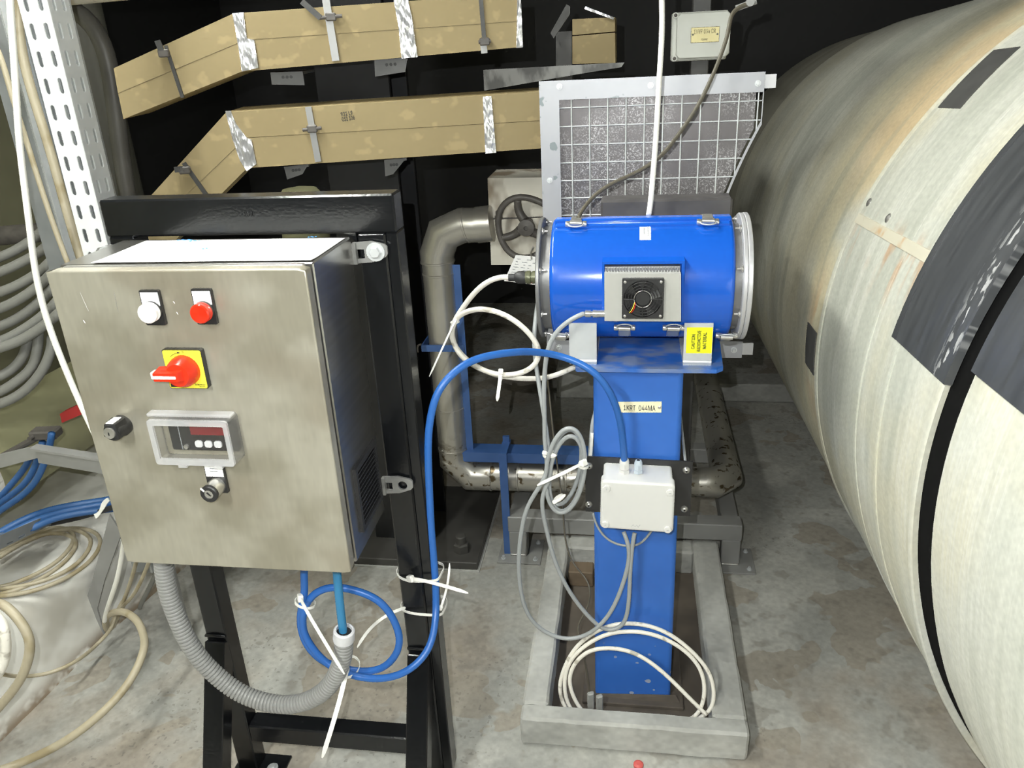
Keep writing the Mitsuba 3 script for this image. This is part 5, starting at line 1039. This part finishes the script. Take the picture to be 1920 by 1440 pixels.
# one turn passes: left side (t=pi) up over the top to the right (t=0) and down round to the bottom
c1 = ell(1060, 882, 36, 79, math.pi * .96, math.pi * 3.02, 26, -.10)
ex1 = [(1017, 880), (1016, 905), (992, 945), (978, 995), (973, 1045), (975, 1095), (985, 1140), (1008, 1174), (1048, 1195), (1085, 1195), (1118, 1178), (1146, 1145), (1166, 1100), (1178, 1055), (1178, 1025), (1169, 997)]
P1 = [V(hx0 - .039, 1.455, cp[2])] + C(g1[1:], 1.45, 1.435) + C(c1, 1.432, 1.42) + C(ex1[1:-1], 1.415, 1.44) + [at(*ex1[-1], 1.45)]
wire_('grey_cable', P1, .0046, 'cable_grey', 'grey cable from the fan unit plug, through the coil, into the box, outer loop', n=320)
c2 = ell(1062, 888, 31, 70, math.pi * .92, math.pi * 3.04, 26, -.12)
ex2 = [(1022, 890), (1018, 930), (1024, 990), (1040, 1050), (1070, 1112), (1108, 1160), (1138, 1180), (1163, 1174), (1177, 1142), (1181, 1085), (1185, 1030), (1190, 999)]
P2 = C([(1010, 560), (1004, 600), (1002, 650), (1008, 705), (1017, 760), (1024, 805), (1028, 840)], 1.57, 1.445) + C(c2[1:], 1.442, 1.43) + C(ex2[1:-1], 1.428, 1.442) + [at(*ex2[-1], 1.45)]
wire_('grey_cable', P2, .0046, 'cable_grey', 'grey cable from behind the drum flange, through the coil, into the box, inner loop', n=320)
wire_('grey_cable', C(ell(1058, 876, 30, 70, math.pi * .9, -math.pi * 1.0, 20, -.16) + [(1030, 880)], 1.45, 1.444), .0044, 'cable_grey', 'extra turn of grey cable inside the tied coil left of the black plate', n=120)
wire_('thin_wire', C([(1112, 962), (1118, 982), (1132, 1004), (1150, 1017), (1172, 1023), (1195, 1021), (1212, 1008), (1224, 992)], 1.484, 1.480), .0026, 'cable_grey', 'thin grey wire sagging across the pedestal below the black plate', n=60, sides=8)
wire_('thin_wire', C([(1024, 690), (1030, 740), (1036, 800), (1046, 880), (1056, 960), (1062, 1020), (1078, 1060), (1098, 1085), (1106, 1110), (1098, 1145), (1084, 1175), (1088, 1200), (1100, 1260), (1108, 1310)], 1.66, 1.47), .0022, 'cable_brown', 'thin dark wire hanging behind the grey cables into the kerb pit', n=90, sides=8)
wire_('grey_cable', C([(1118, 772), (1112, 790), (1108, 830), (1106, 856)], 1.53, 1.50), .0045, 'cable_grey', 'short grey cable end beside the pedestal above the black plate', n=24)
# white coil in the kerb
Q5 = lambda L: [(940 + x / 3.131, 980 + y / 3.131) for x, y in L]
wc = Q5([(380, 1090), (345, 960), (372, 850), (430, 745), (530, 655), (650, 603), (760, 592), (870, 608), (980, 652), (1080, 722), (1165, 805), (1222, 890), (1245, 980), (1240, 1060), (1190, 1130), (1000, 1180), (700, 1190), (480, 1150), (402, 1080), (372, 950), (400, 825), (480, 733), (600, 664), (720, 640), (850, 648), (980, 692), (1090, 765), (1160, 850), (1190, 950), (1183, 1050), (1130, 1140), (900, 1200), (640, 1190), (490, 1120), (410, 980), (404, 900), (432, 830), (505, 762), (600, 738), (720, 748), (830, 792), (950, 880), (1060, 985), (1205, 1128)])
yw = []
for x, y in wc: yw.append(1.475 - .055 * np.clip((y - 1165) / 180, 0, 1) - .012 * (len(yw) / len(wc)))
wire_('white_cable', [at(x, y, Y) for (x, y), Y in zip(wc, yw)], .0047, 'cable_aged', 'coil of white cable standing in the kerb pit before the pedestal', n=420)
# left: grey sagging cables
gp = 'sagging grey cables on the left'
left = [([(-60, 575), (0, 548), (45, 528), (85, 500), (122, 455), (160, 400)], .0125, 1.72), ([(-60, 600), (0, 578), (50, 552), (92, 518), (130, 470), (170, 410)], .0125, 1.70), ([(-60, 540), (0, 510), (40, 492), (80, 468), (112, 432), (140, 385)], .0125, 1.75),
        ([(-60, 507), (0, 482), (38, 464), (72, 440), (100, 408), (120, 370)], .0125, 1.78), ([(-60, 668), (0, 640), (40, 620), (80, 592), (115, 555), (170, 480)], .0125, 1.66), ([(-60, 672), (0, 652), (45, 634), (90, 604), (125, 572), (170, 510)], .0125, 1.64),
        ([(-60, 745), (0, 705), (20, 694), (38, 676), (50, 648), (52, 615)], .0125, 1.66), ([(-60, 770), (0, 734), (32, 714), (58, 690), (70, 655), (72, 620)], .0125, 1.65), ([(-60, 785), (0, 757), (40, 737), (72, 705), (92, 668), (98, 630)], .0125, 1.64),
        ([(-60, 640), (0, 612), (40, 592), (80, 560), (120, 512), (170, 440)], .0125, 1.70)]
words = ('third', 'fourth', 'second', 'topmost', 'upper of the close pair among the', 'lower of the close pair among the', 'shortest bent', 'middle bent', 'lowest bent', 'fifth')
for (L, r, Y), w_ in zip(left, words):
    wire_('rack_cable', C([(-520, L[0][1] + 40), (-280, L[0][1] + 36)] + L[1:], Y - .02, Y + .08), r, 'cable_palegrey', group=gp, label=(w_ + (' ' if w_ == 'topmost' else ' from the top ') + 'of the grey cables sagging left of the cabinet') if w_ in ('third', 'fourth', 'second', 'topmost', 'fifth') else (w_ + ' grey cables left of the cabinet' if 'of the' in w_ or 'among' in w_ else w_ + ' grey cable left of the cabinet above the yellow pipe'), n=60)
one('dark_pipe', cyl(at(-330, 470, 1.95), at(120, 432, 1.95), .026, 20), 'iron', 'dark horizontal pipe behind the grey cables at the left edge', 'pipe', smooth=30)
wire_('cream_cable', [at(30, -30, 1.42)] + C([(32, 20), (42, 100), (62, 180), (90, 270), (118, 370), (138, 440), (150, 480), (170, 540)], 1.42, 1.40), .0085, 'cable_cream', 'cream cable running down along the galvanised channel', n=80)
wire_('cream_cable', C([(-20, 70), (0, 105), (20, 170), (45, 250), (70, 330), (100, 420), (130, 500)], 1.52, 1.50), .0055, 'cable_cream', 'thin cream cable behind the white cable at the left edge', n=60)
wire_('white_cable', [at(19, -30, 1.30)] + C([(19, 0), (24, 80), (30, 170), (36, 260), (46, 350), (56, 430), (66, 505), (84, 585), (112, 665), (150, 755), (195, 850), (226, 930), (234, 985)], 1.30, 1.24) + C([(232, 1020), (222, 1075), (205, 1130), (196, 1165)], 1.40, 1.52), .0058, 'cable_white', 'white cable hanging down left of the steel cabinet and passing behind it', n=200)
bg = 'blue cables at the left edge'
ck = at(86, 812, 1.62); one('cable_clamp', cat(obox(ck, (_right, V(0, 0, 1), V(_s, -_c, 0)), (.034, .012, .020), .004), cyl(ck + V(-.02, -.01, .0), ck + V(-.02, -.035, .0), .006, 10)), 'iron', 'dark clamp holding the ends of the curving blue cables above the grey angle bar', 'clamp')
one('clamp_stem', cyl(ck + V(0, .01, 0), V(-1.80, ck[1] + .06, ra[2] - .02), .009, 10), 'iron', 'dark stem carrying the blue cable clamp', 'bracket', smooth=30)
for (L, Y), w_ in zip(((([(-40, 985), (0, 958), (40, 930), (68, 900), (84, 865), (93, 835), (97, 812)], 1.60)), ([(-40, 972), (0, 944), (34, 918), (58, 890), (72, 855), (80, 828)], 1.62), ([(-40, 965), (0, 933), (24, 905), (44, 880), (60, 850)], 1.64)), ('outer', 'middle', 'inner')):
    wire_('blue_cable', [at(*L[0], Y) + V(-.34, -.10, -.05), at(*L[0], Y) + V(-.16, -.05, -.03)] + C(L, Y), .0085, 'cable_blue_dull', f'{w_} of the blue cables curving down past the grey angle bar', bg, n=50)
for (L, Y), w_ in zip((([(-40, 1032), (0, 1010), (50, 984), (95, 966), (150, 953), (240, 938)], 1.66), ([(-40, 1020), (0, 998), (50, 972), (95, 956), (150, 945), (240, 930)], 1.69), ([(-40, 1042), (0, 1022), (50, 996), (95, 975), (150, 962), (240, 950)], 1.64)), ('middle', 'rear', 'front')):
    wire_('blue_cable', [at(*L[0], Y - .2) + V(-.45, -.20, .0), at(*L[0], Y - .2) + V(-.22, -.10, .0)] + C(L, Y - .2, Y + .05), .009, 'cable_blue_dull', f'{w_} blue cable lying in the slotted tray on the plinth', 'blue cables in the tray', n=50)
# cream coil and loops low on the left
zc = .275
for k, (L, w_) in enumerate(((((-60, 1128), (0, 1117), (60, 1108), (130, 1080), (172, 1048), (188, 1018), (178, 999), (150, 991), (112, 993), (60, 1008), (0, 1035)), 'outermost of its rings'),
               (((-60, 1112), (0, 1104), (70, 1092), (128, 1068), (160, 1040), (170, 1015), (158, 1000), (130, 993), (95, 998), (50, 1015), (0, 1045)), 'second of its rings from outside'),
               (((-60, 1100), (10, 1098), (70, 1075), (112, 1048), (134, 1022), (138, 1004), (124, 992), (98, 990), (60, 1004), (10, 1030), (-50, 1060)), 'third of its rings from outside'),
               (((-60, 1108), (24, 1108), (78, 1084), (118, 1056), (139, 1030), (140, 1012), (118, 1001), (88, 1001), (55, 1012), (0, 1040), (-50, 1070)), 'innermost of its rings'))):
    one('coiled_cable', tube(spline([onz(x, y, zc + .0065 * (k % 2) + .004 * math.sin(i * 1.3 + k)) for i, (x, y) in enumerate(L)], 110), .0056, 10), 'cable_cream', f'cream cable lying coiled on the white plinth, {w_}', 'cable', 'cream rings coiled on the plinth', smooth=True)
Q6 = lambda L: [(x / 2.6667, 900 + y / 2.6667) for x, y in L]
wire_('floor_cable', C(Q6([(-400, 640), (-180, 600), (0, 618), (55, 655), (108, 718), (146, 800), (142, 890), (100, 1000), (0, 1130), (-120, 1260), (-400, 1400)]), 1.16, 1.08), .0095, 'cable_cream', 'thick yellowed cable bowed out from the left edge in front of the plinth', n=80)
wire_('floor_cable', C(Q6([(-300, 560), (-90, 630), (0, 700), (26, 770), (26, 880), (0, 955), (-70, 1050), (-260, 1200)]), 1.12, 1.06), .0095, 'cable_aged', 'white cable bowed out at the extreme left edge in front of the plinth', n=50)
tc_ = Q6([(-200, 900), (-60, 955), (0, 966), (70, 980), (230, 968), (380, 905), (495, 812), (555, 740), (578, 680), (655, 590), (745, 410), (800, 300)])
wire_('floor_cable', C(tc_[:6], 1.15, 1.42) + C(tc_[6:9], 1.52, 1.57) + C(tc_[9:], 1.52, 1.40), .0048, 'cable_cream', 'thin cream cable running from the left edge up behind the cabinet', n=120)
lc3 = Q6([(620, 610), (575, 700), (545, 745), (528, 705), (555, 668), (615, 660), (685, 705), (718, 780), (718, 850), (680, 950), (600, 1070), (480, 1190), (300, 1320), (60, 1430), (-100, 1480), (-400, 1560)])
wire_('floor_cable', C(lc3[:3], 1.60, 1.58) + C(lc3[3:], 1.55, 1.02), .0092, 'cable_cream', 'thick cream cable looping over the floor towards the lower left corner', n=180)
wire_('cream_cable', C([(262, 1000), (256, 1050), (240, 1105), (222, 1150)], 1.45, 1.58), .0052, 'cable_cream', 'cream cable going down behind the white one at the plinth end', n=30)
wire_('grey_cable', C([(300, 1040), (290, 1080), (276, 1110), (262, 1140)], 1.55, 1.62), .006, 'cable_palegrey', 'pale grey cable against the plinth below the cabinet', n=30)

# ------------------------------------------------------------------ cable ties
def tie(label, head, tail, Y, Yt=None, band=None, w=.0058, ax=(0, 0, 1), hs=.0062):
    t = thing('cable_tie', label, 'cable tie', 'white cable ties')
    Yt = Y if Yt is None else Yt
    L = len(tail) - 1; p = [at(*head, Y)] + [at(x, y, Y + (Yt - Y) * (i + 1) / (L + 1)) for i, (x, y) in enumerate(tail)]
    s = spline(p, 24) if len(p) > 2 else spline(p, 12)
    ws = np.full(len(s), w); ws[-3:] *= (.85, .65, .35)
    put(t, 'tail', ribbon(s, ws, .0013), 'nylon')
    d = unit(s[2] - s[0]); v = unit(np.cross(d, V(.1, -1, .3)))
    put(t, 'head', obox(s[0], (d, v, np.cross(d, v)), (hs * .95, hs * .8, hs * .6), .0015), 'nylon')
    if band is not None: put(t, 'band', band, 'nylon')
    return t
def hoop(c, ax, rx, ry=None, w=.0055):   # a band round a bundle, centred on c
    ax = unit(ax); e = unit(np.cross(ax, V(0, 1, .01))); u = unit(np.cross(ax, e)); ry = ry or rx
    tt = np.linspace(0, 2 * math.pi, 33); p = np.array([c + e * rx * math.cos(a) + u * ry * math.sin(a) for a in tt])
    return ribbon(p, w, .0013, side=ax)
c = lambda x, y, Y: at(x, y, Y)
bc = (V(-.432, SY0, 0) + V(-.352, SY0, 0)) / 2
def post_band(z, dz):                    # round the upright and the cable beside it
    x0, x1, y0, y1 = -.4345, -.350, SY0 - .012, SY1 + .002
    p = spline([(x0, y0 + .012, z), (x0 + .02, y0 + .004, z - dz), (x0 + .06, y0, z - dz * .5), (x1 - .004, y0 + .002, z), (x1, y0 + .014, z + dz * .3), (x1 - .003, y1 - .01, z), (x1 - .03, y1, z), (x0 + .02, y1, z), (x0 - .001, y1 - .02, z), (x0, y0 + .012, z)], 60)
    return ribbon(p, .0055, .0013, side=(0, 0, 1))
z1_, z2_ = at(760, 1078, SY0)[2], at(760, 1142, SY0)[2]
tie('white cable tie round the right stand post, tail pointing right', (770, 1085), ((800, 1090), (878, 1112)), 1.19, 1.15, post_band(z1_, .006), .0065, hs=.008)
tie('lower white cable tie round the right stand post, tail hanging to the left', (826, 1140), ((838, 1100), (843, 1056)), 1.20, 1.22, post_band(z2_, .002), .0042, hs=.005)
tie('loose white cable tie tail behind the blue loop left of the stand post', (758, 1140), ((722, 1156), (695, 1178), (670, 1214)), 1.20, 1.17, None, .0058, hs=.003)
tie('white cable tie at the left of the blue loop under the cabinet', (563, 1121), ((575, 1145), (646, 1264)), 1.11, 1.045, hoop(c(572, 1130, 1.128), (.3, 0, 1), .019, .014), .0062, hs=.008)
tie('longest white cable tie, hanging from the grey conduit towards the floor', (650, 1256), ((640, 1300), (604, 1421)), 1.10, 1.02, hoop(c(652, 1250, 1.125), (.2, 0, 1), .022, .028), .0085, hs=.006)
tie('white cable tie on the left side of the white loop, tail pointing down left', (853, 602), ((840, 630), (805, 706)), 1.505, 1.44, hoop(c(853, 604, 1.515), (-.3, 0, 1), .009), .0036, hs=.005)
tie('white cable tie at the bottom of the white loop, tail hanging straight down', (939, 697), ((937, 715), (932, 752)), 1.505, 1.49, hoop(c(940, 703, 1.52), (1, 0, -.1), .0105), .0075, hs=.0065)
tie('white cable tie on the left side of the grey coil', (1021, 849), ((1032, 852), (1043, 854)), 1.42, 1.42, hoop(c(1031, 852, 1.435), (-.1, 0, 1), .0145, .011), .006, hs=.005)
tie('white cable tie at the right of the grey coil, long tail pointing down left', (1094, 868), ((1070, 880), (1007, 910)), 1.405, 1.36, hoop(c(1094, 872, 1.43), (.1, 0, 1), .0105, .013), .0062, hs=.008)
tie('white cable tie near the bottom of the grey coil', (1040, 941), ((1050, 935), (1060, 927)), 1.414, 1.414, hoop(c(1048, 934, 1.43), (.5, 0, -.8), .0115, .010), .006, hs=.005)
tk = thing('twist_tie', 'twisted white tie around the blue cables beside the cabinet', 'tie')
put(tk, 'strip', ribbon(spline(C([(204, 936), (196, 944), (192, 952), (186, 962), (178, 968)], 1.60, 1.585), 24), np.r_[np.linspace(.010, .013, 8), np.linspace(.013, .008, 8), np.linspace(.008, .013, 8)], .003), 'nylon')
